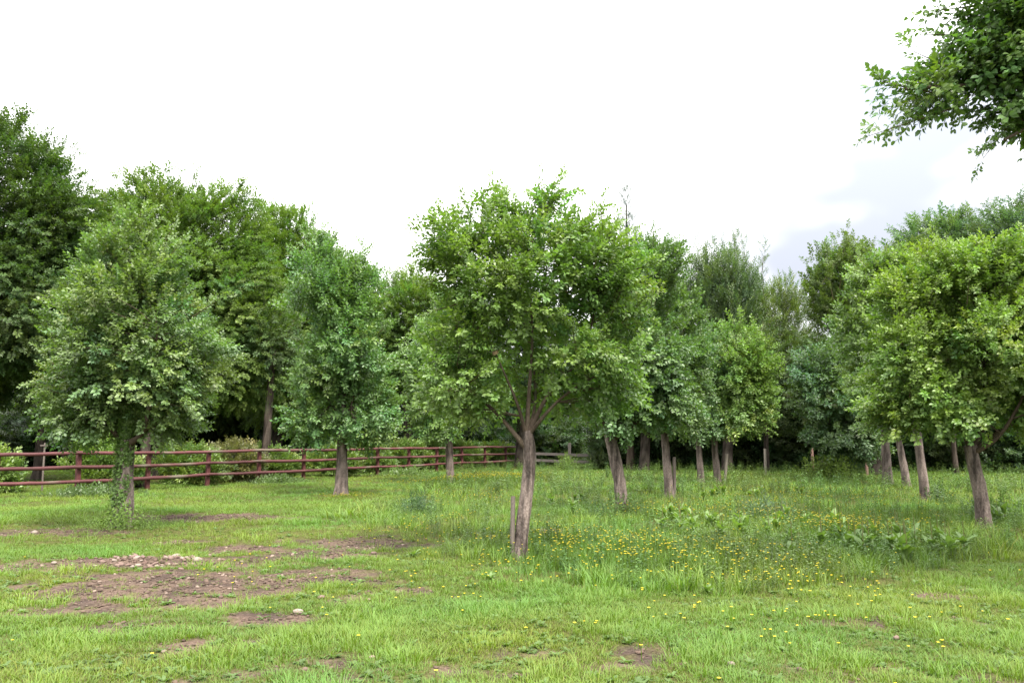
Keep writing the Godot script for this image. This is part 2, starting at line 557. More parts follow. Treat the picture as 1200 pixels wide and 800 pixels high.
func build_woodland() -> void:
	var dark := Color(0.074, 0.13, 0.038)
	var mid := Color(0.122, 0.202, 0.048)
	var fresh := Color(0.153, 0.249, 0.058)
	var blue := Color(0.078, 0.142, 0.063)
	var sh := {"mesh": S.shade, "clumps": 950, "per": 20, "size": 0.72, "cr": 0.68, "flat": 0.6, "out": 0.8, "up": 0.12, "tint": dark, "rough": 0.2, "hollow": -0.3, "core": 0.55, "sprays": 20}
	big_tree("broadleaf_tree", "tall dark green broadleaf tree cut by the left edge of the photo", -20.2, -31.0, [[Vector3(0, 9.6, 0), Vector3(3.4, 4.6, 3.4)], [Vector3(1.2, 6.2, 1.0), Vector3(3.2, 3.2, 3.0)], [Vector3(2.4, 8.6, 0.3), Vector3(2.0, 3.2, 2.2)], [Vector3(-2.6, 6.8, 1.4), Vector3(3.2, 4.0, 3.0)]], sh)
	var sh2 := sh.merged({"tint": mid, "clumps": 1050}, true)
	big_tree("broadleaf_tree", "broad domed broadleaf tree behind the ivy-clad apple tree", -14.9, -35.0, [[Vector3(-0.3, 8.6, 0), Vector3(3.9, 4.9, 3.6)], [Vector3(2.8, 6.0, 0.8), Vector3(3.0, 3.8, 2.8)], [Vector3(1.9, 8.9, 0), Vector3(2.7, 3.4, 2.6)], [Vector3(-1.9, 9.2, 0), Vector3(2.4, 3.2, 2.4)], [Vector3(-2.8, 6.6, 0.4), Vector3(2.4, 4.4, 2.8)], [Vector3(3.2, 4.2, 1.2), Vector3(2.4, 1.8, 2.2)]], sh2)
	big_tree("broadleaf_tree", "rounded broadleaf tree between the domed tree and the slim apple tree", -11.4, -40.0, [[Vector3(0, 8.6, 0), Vector3(2.9, 4.4, 2.8)], [Vector3(0.9, 5.6, 0.6), Vector3(3.4, 3.6, 2.8)], [Vector3(1.7, 8.4, 0), Vector3(2.2, 3.0, 2.2)], [Vector3(-2.2, 8.0, 0), Vector3(2.0, 2.8, 2.2)]], sh2.merged({"clumps": 720, "tint": Color(0.131, 0.211, 0.050)}, true))
	big_tree("broadleaf_tree", "lower pale-topped broadleaf tree in the gap left of the central apple tree", -5.6, -44.0, [[Vector3(0, 7.4, 0), Vector3(2.6, 3.4, 2.6)], [Vector3(-1.6, 6.0, 0.4), Vector3(2.2, 2.8, 2.2)], [Vector3(1.8, 5.6, 0.4), Vector3(2.4, 3.0, 2.2)]], sh2.merged({"clumps": 640, "tint": mid}, true))
	big_tree("broadleaf_tree", "dark broadleaf tree seen low behind the central apple tree crown", 0.4, -48.0, [[Vector3(0, 6.4, 0), Vector3(4.0, 4.0, 3.0)]], sh.merged({"clumps": 300, "tint": blue}, true))
	big_tree("broadleaf_tree", "dark bluish broadleaf tree just right of the central apple tree top", 6.8, -43.0, [[Vector3(0, 8.0, 0), Vector3(2.6, 4.4, 2.4)], [Vector3(0.6, 4.8, 0), Vector3(3.2, 3.0, 2.6)]], sh.merged({"clumps": 380, "tint": blue}, true))
	for q in [[-23.5, -44.0, "dark broadleaf tree deep in the wood behind the left edge tree"], [-18.2, -46.5, "dark broadleaf tree deep in the wood behind the domed tree"], [-11.5, -49.0, "dark broadleaf tree deep in the wood behind the rounded tree"], [-24.6, -33.5, "dark broadleaf tree beside the left edge tree, mostly outside the photo"]]:
		big_tree("broadleaf_tree", q[2], q[0], q[1], [[Vector3(0, 7.0, 0), Vector3(4.0, 4.6, 3.0)], [Vector3(1.5, 4.4, 0.6), Vector3(3.6, 2.6, 2.6)]], sh.merged({"clumps": 520, "tint": dark}, true))
	var fe := {"mesh": S.feathery, "clumps": 380, "per": 18, "cr": 0.65, "flat": 1.1, "out": 0.35, "up": 0.9, "tint": Color(0.110, 0.168, 0.079), "rough": 0.2, "core": 0.4}
	var up7 := []
	for k in 16:
		var b := Vector3(rnd(-1.9, 2.1), rnd(9.2, 10.6), rnd(-1.4, 1.4))
		up7.append([b, b + Vector3(rnd(-0.3, 0.3), rnd(1.2, 2.0), rnd(-0.2, 0.2)), 7])
	big_tree("ash_tree", "feathery grey-green tree with upright shoots right of centre", 10.8, -42.0, [[Vector3(0, 8.2, 0), Vector3(2.3, 3.2, 2.2)], [Vector3(0.4, 5.0, 0), Vector3(2.4, 3.2, 2.2)]], fe.merged({"shoots": up7}, true))
	big_tree("broadleaf_tree", "yellowish green tree at the low dip of the skyline", 15.6, -47.0, [[Vector3(0, 7.2, 0), Vector3(2.6, 3.4, 2.2)], [Vector3(-0.4, 4.2, 0.4), Vector3(2.8, 3.0, 2.4)]], fe.merged({"tint": Color(0.131, 0.187, 0.066), "up": 0.4, "out": 0.6}, true))
	var up9 := []
	for k in 22:
		var b := Vector3(rnd(-2.6, 2.0), rnd(8.0, 9.6), rnd(-1.6, 1.6))
		up9.append([b, b + Vector3(rnd(-0.3, 0.7), rnd(0.9, 2.0), rnd(-0.2, 0.2)), 10])
	big_tree("cherry_tree", "loose open tree with slanting leafy shoots at its top, right", 16.6, -38.0, [[Vector3(-0.2, 7.9, 0), Vector3(2.7, 3.0, 2.3)], [Vector3(0.6, 4.6, 0), Vector3(2.4, 2.6, 2.2)]], fe.merged({"mesh": S.shade, "size": 0.75, "clumps": 300, "cr": 0.55, "tint": Color(0.115, 0.175, 0.052), "shoots": up9}, true))
	big_tree("shrub_tree", "bluish green leafy small tree left of the right front apple tree", 13.4, -34.5, [[Vector3(0, 3.4, 0), Vector3(1.7, 2.3, 1.7)], [Vector3(0.3, 1.9, 0.4), Vector3(1.6, 1.5, 1.5)]], {"mesh": S.apple_far, "size": 1.5, "clumps": 130, "per": 18, "cr": 0.5, "flat": 0.6, "out": 0.7, "up": 0.1, "tint": Color(0.105, 0.180, 0.074), "core": 0.5}, 0.12, 1.4)
	big_tree("broadleaf_tree", "tallest pale green tree behind the right front apple tree", 23.6, -45.0, [[Vector3(0, 10.2, 0), Vector3(3.4, 4.2, 2.8)], [Vector3(3.0, 10.0, 0), Vector3(3.0, 3.8, 2.6)], [Vector3(1.6, 7.0, 0.4), Vector3(4.0, 3.8, 3.0)], [Vector3(-2.0, 6.0, 0.4), Vector3(2.4, 3.2, 2.6)]], sh.merged({"size": 0.9, "clumps": 560, "tint": Color(0.118, 0.187, 0.092), "flat": 0.8}, true))
	big_tree("broadleaf_tree", "grey-green tree cut by the right edge of the photo", 27.0, -42.0, [[Vector3(0, 10.0, 0), Vector3(3.6, 4.6, 2.8)], [Vector3(-0.6, 6.0, 0.4), Vector3(3.6, 3.4, 2.8)]], sh.merged({"size": 0.9, "clumps": 460, "tint": Color(0.105, 0.168, 0.103), "flat": 0.8}, true))
	# a slim dark conifer tip
	var cn := thing("conifer_tree", "thin dark conifer tip poking above the trees right of centre", "tree", Vector3(6.2, 0, -43.6), "trees standing behind the orchard")
	trunk(cn, [Vector3(0, -0.2, 0), Vector3(0, 7, 0), Vector3(0, 14.3, 0)], 0.2, 0.03, Color(0.1, 0.08, 0.06), false)
	var tip := []
	for k in 9:
		tip.append([Vector3(0, 9.0 + k * 0.75, 0), Vector3(1.25 - k * 0.13, 0.4, 1.25 - k * 0.13)])
	crown("crown", cn, tip, {"mesh": S.feathery, "size": 0.45, "clumps": 110, "per": 9, "cr": 0.22, "flat": 0.6, "out": 0.8, "up": -0.1, "tint": Color(0.038, 0.072, 0.057), "core": 0.1, "gap": 0.2, "inset": 0.0, "hollow": -1.0})
	# undergrowth below and behind the trees, one mass
	var xf: Array[Transform3D] = []
	var cols := PackedColorArray()
	for k in 52000:
		var x := rnd(-46.0, 52.0)
		var top := 3.6 + 2.2 * lump.get_noise_2d(x * 1.2, 4.0) + 1.2 * lump.get_noise_2d(x * 4.0, 14.0)
		if x < -4.0:
			top = 3.4 + 1.5 * lump.get_noise_2d(x * 1.2, 4.0)
		var back := -44.5 if x > 4.5 else -52.5
		if x > 17.0:
			back = lerpf(-44.0, -38.5, clampf((x - 17.0) / 8.0, 0.0, 1.0))
		if x < -6.0:
			back = lerpf(-50.0, -46.0, clampf((-6.0 - x) / 10.0, 0.0, 1.0))
		var dpt := rng.randf()
		var y := rng.randf() * top * (0.55 + 0.45 * dpt)
		var t := frame(Vector3(rnd(-1, 1), rnd(-0.1, 0.9), rnd(-0.2, 1.0)), Vector3.UP + ball(), rnd(0.6, 1.15))
		t.origin = Vector3(x, y, back - dpt * 3.2 + lump.get_noise_2d(x * 3.0, y * 3.0) * 1.4)
		xf.append(t)
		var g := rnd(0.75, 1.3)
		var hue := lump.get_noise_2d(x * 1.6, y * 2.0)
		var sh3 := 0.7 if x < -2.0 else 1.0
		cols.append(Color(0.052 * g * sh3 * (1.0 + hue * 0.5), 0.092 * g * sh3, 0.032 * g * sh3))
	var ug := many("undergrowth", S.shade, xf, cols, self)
	ug.set_meta("label", "dark leafy undergrowth massed beneath the trees at the far edge")
	ug.set_meta("category", "undergrowth")
	# the wood behind everything, one mass of foliage
	xf = []
	cols = PackedColorArray()
	for k in 30000:
		var x := rnd(-70.0, 75.0)
		var top := 7.2 + 2.5 * lump.get_noise_2d(x * 0.6, 40.0) + 1.0 * lump.get_noise_2d(x * 3.0, 44.0)
		var y := rnd(0.0, 1.0) * top
		var t := frame(Vector3(rnd(-1, 1), rnd(-0.2, 0.8), rnd(-0.2, 1.0)), Vector3.UP + ball(), rnd(1.3, 2.2))
		t.origin = Vector3(x, y, -60.0 - rng.randf() * 6.0)
		xf.append(t)
		var g := rnd(0.75, 1.25)
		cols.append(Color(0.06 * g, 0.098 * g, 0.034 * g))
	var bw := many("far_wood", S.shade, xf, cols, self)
	bw.set_meta("label", "far wood closing the view behind all the trees")
	bw.set_meta("category", "wood")
	# bare stems inside the shade
	var stems := [
		[-19.0, -33.5, 0.20, "dark trunk in the shade at the left edge above the red fence"], [-17.6, -38.0, 0.16, "dark trunk in the shade left of the ivy-clad apple tree"],
		[-12.2, -27.6, 0.17, "pale grey trunk right behind the ivy-clad apple tree"], [-9.9, -33.4, 0.19, "brown trunk in deep shade behind the red fence"],
		[-6.0, -47.5, 0.2, "grey trunk in the wood behind the small fork-trunked apple tree"], [-8.2, -44.0, 0.12, "slim trunk in the wood left of the slim apple tree"],
		[13.1, -43.0, 0.14, "dark trunk in the shade left of the bluish small tree"], [15.6, -42.0, 0.11, "thin trunk in the shade behind the bluish small tree"],
		[20.5, -38.6, 0.12, "thin trunk in the shade behind the right front apple tree"],
	]
	for q in stems:
		var st := thing("young_tree", q[3], "tree", Vector3(q[0], 0, q[1]), "trees standing behind the orchard")
		trunk(st, [Vector3(0, -0.2, 0), Vector3(rnd(-0.1, 0.1), 2.4, 0), Vector3(rnd(-0.3, 0.3), 5.2, 0)], q[2], q[2] * 0.6, Color(0.085, 0.07, 0.058), false)
		var lb := [[Vector3(0, 5.4, 0), Vector3(1.5, 1.7, 1.5)]]
		var cc := crown("crown", st, lb, sh.merged({"clumps": 45, "per": 12, "cr": 0.6, "tint": dark}, true))
		branches(st, Vector3(0, 4.2, 0), lb, cc, q[2] * 0.5, Color(0.13, 0.11, 0.09), false)

func box(a: Vector3, b: Vector3, up: Vector3, w: float, h: float, m: Material, col: Color) -> ArrayMesh:
	var s := Shape.new()
	var d := (b - a).normalized()
	var sd := d.cross(up).normalized()
	var u := sd.cross(d)
	var c := minf(w, h) * 0.12
	var ring := [[-w / 2 + c, -h / 2], [w / 2 - c, -h / 2], [w / 2, -h / 2 + c], [w / 2, h / 2 - c], [w / 2 - c, h / 2], [-w / 2 + c, h / 2], [-w / 2, h / 2 - c], [-w / 2, -h / 2 + c]]
	for k in 8:
		var p: Array = ring[k]
		var q: Array = ring[(k + 1) % 8]
		var nn: Vector3 = (sd * (p[0] + q[0]) / w + u * (p[1] + q[1]) / h).normalized()
		var g := rnd(0.9, 1.1)
		var cc := Color(col.r * g, col.g * g, col.b * g)
		s.quad(s.vert(a + sd * p[0] + u * p[1], nn, cc), s.vert(a + sd * q[0] + u * q[1], nn, cc), s.vert(b + sd * q[0] + u * q[1], nn, cc), s.vert(b + sd * p[0] + u * p[1], nn, cc))
	for e in [[a, -d], [b, d]]:
		var mid := s.vert(e[0], e[1], col)
		var f := s.v.size()
		for p in ring:
			s.vert(e[0] + sd * p[0] + u * p[1], e[1], col)
		for k in 8:
			s.tri(mid, f + k, f + (k + 1) % 8)
	return s.mesh(m)

func pole(a: Vector3, b: Vector3, r: float, m: Material, col: Color, sag := 0.0) -> ArrayMesh:
	var s := Shape.new()
	var pts := []
	var rad := []
	for k in 9:
		var f := k / 8.0
		pts.append(a.lerp(b, f) + Vector3(0, -sag * 4.0 * f * (1.0 - f) + rnd(-0.006, 0.006), rnd(-0.004, 0.004)))
		rad.append(r * rnd(0.93, 1.07))
	tube(s, pts, rad, 10, col, 0.05, 0.25)
	var mid := s.vert(a, (a - b).normalized(), col)
	for j in 10:
		s.tri(mid, j, (j + 1) % 10)
	return s.mesh(m)

func build_red_fence() -> void:
	var o := thing("rail_fence", "long dark red wooden fence with three round rails", "fence", Vector3(-13.9, 0, -22.5))
	var d := Vector3(0.47, 0, -0.883)
	var front := Vector3(0.883, 0, 0.47)
	for n in range(-3, 14):
		var p := d * 2.4 * n + Vector3(0, ground(-13.9 + d.x * 2.4 * n, -22.5 + d.z * 2.4 * n), 0)
		if n == 13:
			p = d * 2.4 * 12.7
		var lean := Vector3(rnd(-0.02, 0.02), 0, rnd(-0.02, 0.02))
		part("post", box(p - Vector3(0, 0.3, 0), p + lean + Vector3(0, 1.19 + rnd(-0.02, 0.03), 0), front, 0.13, 0.12, M.paint, Color(0.125, 0.04, 0.037)), o)
		if n == 13:
			break
		var q := d * 2.4 * minf(n + 1, 12.7)
		var h0 := [1.2, 0.8, 0.4]
		for k in 3:
			var j0 := Vector3(0, h0[k] + 0.02 * sin(n * 1.9 + k), 0)
			var j1 := Vector3(0, h0[k] + 0.02 * sin((n + 1) * 1.9 + k), 0)
			var f := front * (0.11 + 0.004 * (n % 2))
			part("rail", pole(p * Vector3(1, 0, 1) + f + j0 - d * 0.05, q + f + j1 + d * 0.05, 0.054, M.paint, Color(0.132, 0.046, 0.046) * rnd(0.75, 1.25), 0.012), o)

func build_grey_fence() -> void:
	var o := thing("plank_fence", "short weathered grey wooden fence beyond the central apple tree", "fence", Vector3(1.3, 0, -48.5))
	var grey := Color(0.42, 0.36, 0.33)
	for h in [0.74, 0.36]:
		for k in 2:
			part("plank", box(Vector3(k * 1.85, h + 0.06 - k * 0.06, 0.07), Vector3(k * 1.85 + 1.83, h - k * 0.07, 0.07), Vector3.UP, 0.035, 0.15, M.wood, grey * rnd(0.9, 1.1)), o)
	for q in [[0.06, 0.86, 0.09], [1.6, 0.84, 0.1], [2.05, 1.42, 0.17], [3.62, 0.78, 0.12]]:
		part("post", box(Vector3(q[0], -0.3, 0), Vector3(q[0], q[1], 0), Vector3.BACK, q[2], 0.1, M.wood, grey if q[0] != 1.6 else Color(0.2, 0.1, 0.085)), o)

func build_stakes() -> void:
	var g := "wooden stakes of the old boundary line"
	for q in [
		[-0.005, -11.36, 0.84, 0.032, 0.02, 0.0, "thin grey stake standing beside the central apple trunk", "tree stake"],
		[4.45, -22.98, 1.12, 0.045, 0.02, 0.0, "grey stake tight against the slim trunk right of centre", "tree stake"],
		[7.9, -31.2, 1.08, 0.055, 0.14, 0.0, "pale stake leaning beside the paired apple trunks", "stake"],
		[11.4, -37.6, 1.2, 0.055, 0.02, 0.0, "pale wooden stake standing alone left of the bluish small tree", "stake"],
		[13.7, -38.0, 1.22, 0.06, -0.02, 0.0, "reddish stake among tall weeds under the bluish small tree", "stake"],
		[15.8, -37.2, 1.18, 0.065, 0.0, 0.0, "dark reddish post right of the bluish small tree", "post"],
		[16.9, -34.5, 1.12, 0.07, 0.0, 0.0, "thick brown post between the two right rear apple trunks", "post"],
		[21.3, -34.0, 0.9, 0.07, 0.0, 0.0, "short brown post at the right edge of the photo", "post"],
		[6.6, -44.6, 1.1, 0.07, 0.0, 0.0, "grey post at the wood edge right of the grey fence", "post"],
		[-14.7, -26.2, 1.5, 0.028, 0.0, 0.0, "thin pale post with a crosspiece behind the red fence, left", "post"],
	]:
		var o := thing("fence_post", q[6], q[7], Vector3(q[0], 0, q[1]), g)
		var col := Color(0.36, 0.31, 0.265)
		if "reddish" in q[6] or "brown" in q[6]:
			col = Color(0.3, 0.19, 0.16)
		if "grey" in q[6] or "crosspiece" in q[6]:
			col = Color(0.2, 0.168, 0.147)
		part("shaft", pole(Vector3(0, -0.3, 0), Vector3(q[4], q[2], 0), q[3], M.wood, col), o)
		if "crosspiece" in q[6]:
			part("crosspiece", box(Vector3(-0.12, 1.42, 0.045), Vector3(0.12, 1.42, 0.045), Vector3.UP, 0.025, 0.04, M.wood, col), o)

func build_hedge() -> void:
	var spots := [
		[-15.4, -24.9, 0.9, 1.25, "leafy shrub behind the red fence at the left edge"], [-12.6, -26.6, 1.0, 1.45, "taller bright shrub behind the red fence by the ivy-clad trunk"],
		[-11.2, -29.6, 1.1, 1.25, "dense shrub behind the red fence right of the ivy-clad trunk"], [-10.2, -31.7, 1.1, 1.3, "shrub with reddish young leaves behind the red fence"],
		[-9.2, -33.6, 0.9, 1.2, "small shrub behind the red fence below the shaded trunk"], [-7.4, -36.6, 0.9, 1.2, "shrub behind the red fence left of the slim apple trunk"],
		[-6.4, -39.4, 1.1, 1.3, "shrub behind the red fence right of the slim apple trunk"], [-5.0, -41.8, 1.1, 1.35, "shrub behind the red fence midway to the forked apple trunk"],
		[-3.9, -44.2, 1.1, 1.4, "shrub behind the red fence by the forked apple trunk"], [-2.4, -46.6, 1.2, 1.35, "shrub behind the red fence right of the forked apple trunk"], [-0.6, -49.6, 1.2, 1.3, "shrub behind the far end of the red fence"],
	]
	for q in spots:
		var o := thing("shrub", q[4], "shrub", Vector3(q[0] - 0.55, 0, q[1] - 0.25), "shrubs behind the red fence")
		var s := Shape.new()
		for k in 7:
			var e := Vector3(rnd(-0.6, 0.6), q[3] * rnd(0.6, 0.9), rnd(-0.4, 0.4))
			tube(s, [Vector3(rnd(-0.1, 0.1), -0.1, rnd(-0.1, 0.1)), e * 0.5 + Vector3(0, 0.1, 0), e], [0.02, 0.014, 0.006], 4, Color(0.16, 0.12, 0.09))
		part("stems", s.mesh(M.bark), o, "stuff")
		var red: bool = "reddish" in q[4]
		crown("foliage", o, [[Vector3(0, q[3] * 0.55, 0), Vector3(q[2] * 1.1, q[3] * 0.52, 0.6)], [Vector3(0.3, q[3] * 0.35, 0.1), Vector3(q[2], q[3] * 0.4, 0.6)]], {"mesh": S.hedge, "inset": 0.15, "clumps": 110, "per": 16, "cr": 0.26, "flat": 0.8, "out": 0.5, "up": 0.7, "tint": Color(0.198, 0.207, 0.092) if red else Color(0.175, 0.265, 0.065), "core": 0.4})

func apple(called: String, label: String, at: Vector3, tr: Array, r0: float, r1: float, lobes: Array, o: Dictionary, near: bool, limbs := []) -> Node3D:
	var t := thing(called, label, "tree", Vector3(at.x, ground(at.x, at.z), at.z), "apple trees of the orchard")
	var col := Color(0.205, 0.168, 0.15)
	trunk(t, tr, r0, r1, col, near)
	var c := crown("crown", t, lobes, o)
	branches(t, tr[-1], lobes, c, r1 * 0.55, Color(0.12, 0.095, 0.072), near, limbs)
	return t

func build_orchard() -> void:
	var tint := Color(0.155, 0.256, 0.066)
	var base := {"mesh": S.apple, "clumps": 330, "per": 15, "cr": 0.24, "flat": 0.7, "out": 0.65, "up": 0.35, "tint": tint, "core": 0.42, "rough": 0.4, "sprays": 70}
	# the central tree
	var lobes := [
		[Vector3(-0.05, 3.55, 0), Vector3(1.15, 0.95, 1.2)], [Vector3(-0.72, 4.1, 0.1), Vector3(0.75, 0.72, 0.8)], [Vector3(0.98, 3.8, 0.1), Vector3(0.88, 0.9, 0.9)], [Vector3(0.25, 4.3, 0), Vector3(0.95, 0.55, 0.9)],
		[Vector3(-0.75, 2.8, 0.1), Vector3(0.72, 0.62, 0.8)], [Vector3(0.9, 2.65, 0.2), Vector3(0.75, 0.5, 0.8)], [Vector3(-0.75, 2.1, 0.0), Vector3(0.62, 0.52, 0.6)], [Vector3(1.0, 2.25, 0.0), Vector3(0.75, 0.5, 0.7)], [Vector3(0.15, 2.3, -0.7), Vector3(0.8, 0.55, 0.5)], [Vector3(1.2, 3.2, 0), Vector3(0.5, 0.6, 0.6)], [Vector3(-0.85, 2.35, 0.25), Vector3(0.6, 0.6, 0.6)], [Vector3(-0.35, 4.68, 0), Vector3(0.4, 0.3, 0.4)], [Vector3(0.4, 4.85, 0), Vector3(0.36, 0.26, 0.36)],
	]
	var shoots := [[Vector3(0.0, 4.60, 0), Vector3(-0.38, 5.22, 0), 9], [Vector3(0.3, 4.70, 0), Vector3(0.5, 5.30, 0), 11], [Vector3(0.1, 4.60, 0), Vector3(0.28, 5.28, 0.1), 10], [Vector3(0.4, 4.90, 0), Vector3(0.72, 5.12, 0), 7], [Vector3(-0.9, 4.40, 0), Vector3(-1.42, 4.58, 0), 9], [Vector3(-0.8, 4.50, 0), Vector3(-1.15, 4.85, 0.1), 8], [Vector3(-0.6, 4.50, 0), Vector3(-0.85, 5.00, 0), 8], [Vector3(0.8, 4.40, 0), Vector3(1.1, 4.80, 0), 8], [Vector3(1.2, 4.30, 0), Vector3(1.5, 4.55, 0), 6], [Vector3(-1.1, 4.00, 0), Vector3(-1.45, 4.20, 0), 5], [Vector3(-1.0, 3.40, 0.2), Vector3(-1.35, 3.30, 0.2), 6]]
	var fork := Vector3(0.06, 1.62, 0)
	var limbs := [
		[fork, Vector3(0.1, 2.3, 0.0), Vector3(0.14, 3.0, 0.02), Vector3(0.1, 4.2, 0)], [fork, Vector3(-0.08, 2.1, 0.12), Vector3(-0.36, 2.74, 0.2)], [fork, Vector3(0.42, 2.3, -0.05), Vector3(0.85, 2.75, -0.1), Vector3(1.1, 3.8, 0)], [fork, Vector3(0.5, 2.12, 0.2), Vector3(1.0, 2.45, 0.3)],
		[fork - Vector3(0, 0.15, 0), Vector3(-0.35, 1.95, -0.05), Vector3(-0.85, 2.5, -0.1), Vector3(-0.95, 3.9, 0)], [fork, Vector3(0.2, 2.2, -0.5), Vector3(0.1, 3.4, -0.8)],
	]
	var d := apple("apple_tree", "large central apple tree with forking limbs beside a thin stake", Vector3(0.14, 0, -11.41), [Vector3(-0.03, -0.2, 0), Vector3(-0.01, 0.3, 0), Vector3(0.08, 1.0, 0), Vector3(0.1, 1.45, 0), fork + Vector3(0, 0.08, 0)], 0.085, 0.08, lobes, base.merged({"clumps": 360, "cr": 0.25, "gap": 0.95, "per": 13, "rough": 0.3, "shoots": shoots}, true), true, limbs)
	var cut := Shape.new()
	tube(cut, [Vector3(-0.36, 2.74, 0.2), Vector3(-0.375, 2.78, 0.21)], [0.045, 0.045], 12, Color(0.42, 0.3, 0.18))
	part("sawn_limb_end", cut.mesh(M.wood), d)
	# ivy-clad tree, left
	lobes = [[Vector3(0.05, 3.4, 0), Vector3(1.5, 1.5, 1.45)], [Vector3(0.0, 4.6, 0), Vector3(0.95, 1.0, 0.95)], [Vector3(-0.75, 2.5, 0.1), Vector3(0.88, 0.95, 0.9)], [Vector3(0.7, 2.6, 0.1), Vector3(0.8, 1.0, 0.9)], [Vector3(-0.05, 5.4, 0), Vector3(0.55, 0.55, 0.5)], [Vector3(-0.85, 1.9, 0.2), Vector3(0.66, 0.58, 0.7)], [Vector3(0.65, 1.95, -0.1), Vector3(0.62, 0.5, 0.7)]]
	shoots = [[Vector3(0, 5.6, 0), Vector3(0.05, 6.0, 0), 6], [Vector3(-0.6, 5.2, 0), Vector3(-0.85, 5.6, 0), 6], [Vector3(0.6, 5.0, 0), Vector3(0.9, 5.4, 0), 6], [Vector3(1.3, 4.0, 0), Vector3(1.75, 4.3, 0), 6]]
	fork = Vector3(0.0, 1.5, 0)
	limbs = [[fork, Vector3(0.05, 2.6, 0), Vector3(0.0, 4.6, 0)], [fork, Vector3(-0.4, 1.95, 0.1), Vector3(-0.95, 2.7, 0.1)], [fork - Vector3(0, 0.1, 0), Vector3(0.4, 1.8, 0.1), Vector3(0.95, 2.6, 0.1)], [fork, Vector3(0.5, 1.85, 0.35), Vector3(0.7, 3.6, 0.5)], [fork, Vector3(-0.3, 2.4, -0.4), Vector3(-0.6, 4.0, -0.5)]]
	var a := apple("apple_tree", "left front apple tree with ivy climbing its trunk", Vector3(-7.16, 0, -15.44), [Vector3(0.0, -0.2, 0), Vector3(0.02, 0.4, 0), Vector3(0.0, 1.0, 0), Vector3(0.02, 1.58, 0)], 0.165, 0.14, lobes, base.merged({"clumps": 430, "cr": 0.3, "per": 13, "size": 1.1, "tint": Color(0.151, 0.234, 0.084), "shoots": shoots}, true), true, limbs)
	var xf: Array[Transform3D] = []
	var cols := PackedColorArray()
	for k in 1700:
		var y := pow(rng.randf(), 0.8) * 2.2
		var ang := rnd(0.55, 3.1) + 0.2 * sin(y * 3.0)
		var out := Vector3(cos(ang), 0, sin(ang))
		if ang < 0.9 and rng.randf() < 0.4 or fine.get_noise_2d(ang * 4.0, y * 6.0) < -0.22:
			continue
		var r := lerpf(0.165, 0.14, y / 1.6) * (1.0 + 0.25 * exp(-y * 5.0)) + rnd(-0.03, 0.015)
		var t := frame(Vector3.UP * 0.4 + out * 0.25 + ball() * 0.9, out + Vector3.UP * 0.5, rnd(0.5, 0.9))
		t.origin = Vector3(out.x * r + 0.01, y, out.z * r)
		xf.append(t)
		var g := rnd(0.8, 1.35)
		cols.append(Color(0.115 * g, 0.205 * g, 0.042 * g))
	many("ivy", S.ivy, xf, cols, a)
	# the others
	var far := base.merged({"mesh": S.apple_far, "clumps": 260, "per": 13, "cr": 0.34, "size": 1.15}, true)
	apple("apple_tree", "slim tall apple tree with a straight trunk before the red fence", Vector3(-4.96, 0, -24.35), [Vector3(0, -0.2, 0), Vector3(0.0, 1.0, 0), Vector3(-0.02, 2.0, 0), Vector3(-0.1, 3.2, 0)], 0.18, 0.11,
		[[Vector3(-0.5, 5.6, 0), Vector3(1.35, 1.6, 1.3)], [Vector3(-0.9, 7.0, 0), Vector3(0.7, 0.8, 0.7)], [Vector3(0.4, 4.2, 0.2), Vector3(1.15, 1.6, 1.2)], [Vector3(-0.6, 3.4, 0.2), Vector3(0.8, 1.1, 0.9)], [Vector3(-0.85, 2.1, 0.3), Vector3(0.75, 0.7, 0.7)], [Vector3(0.7, 2.0, 0.3), Vector3(0.95, 0.75, 0.8)], [Vector3(0.8, 2.7, 0.2), Vector3(0.85, 0.9, 0.9)], [Vector3(0.3, 6.2, 0), Vector3(0.7, 0.8, 0.7)]],
		far.merged({"clumps": 360, "tint": Color(0.134, 0.239, 0.079), "shoots": [[Vector3(-0.9, 7.6, 0), Vector3(-1.1, 8.2, 0), 5], [Vector3(0.3, 6.9, 0), Vector3(0.5, 7.5, 0), 5]]}, true), false, [[Vector3(-0.1, 3.1, 0), Vector3(-0.3, 4.6, 0.1), Vector3(-0.7, 6.6, 0)], [Vector3(0.0, 2.0, 0), Vector3(0.35, 2.7, 0.4), Vector3(0.5, 3.9, 0.5)], [Vector3(-0.05, 2.8, 0), Vector3(0.5, 4.0, 0), Vector3(0.6, 5.2, 0)], [Vector3(-0.05, 2.2, 0), Vector3(-0.5, 2.9, 0.2), Vector3(-0.8, 3.4, 0.2)]])
	apple("apple_tree", "small fork-trunked apple tree left of the central one, by yellow flowers", Vector3(-2.32, 0, -31.0), [Vector3(0.05, -0.2, 0), Vector3(0, 0.8, 0), Vector3(-0.02, 1.75, 0)], 0.15, 0.13,
		[[Vector3(-0.3, 4.6, 0), Vector3(1.5, 1.6, 1.4)], [Vector3(-0.5, 3.0, 0.2), Vector3(1.1, 1.2, 1.1)], [Vector3(1.1, 3.6, 0.2), Vector3(1.2, 1.2, 1.2)], [Vector3(0.0, 6.2, 0), Vector3(1.0, 1.0, 1.0)]], far.merged({"clumps": 240, "cr": 0.4, "size": 1.3, "tint": Color(0.146, 0.254, 0.074)}, true), false)
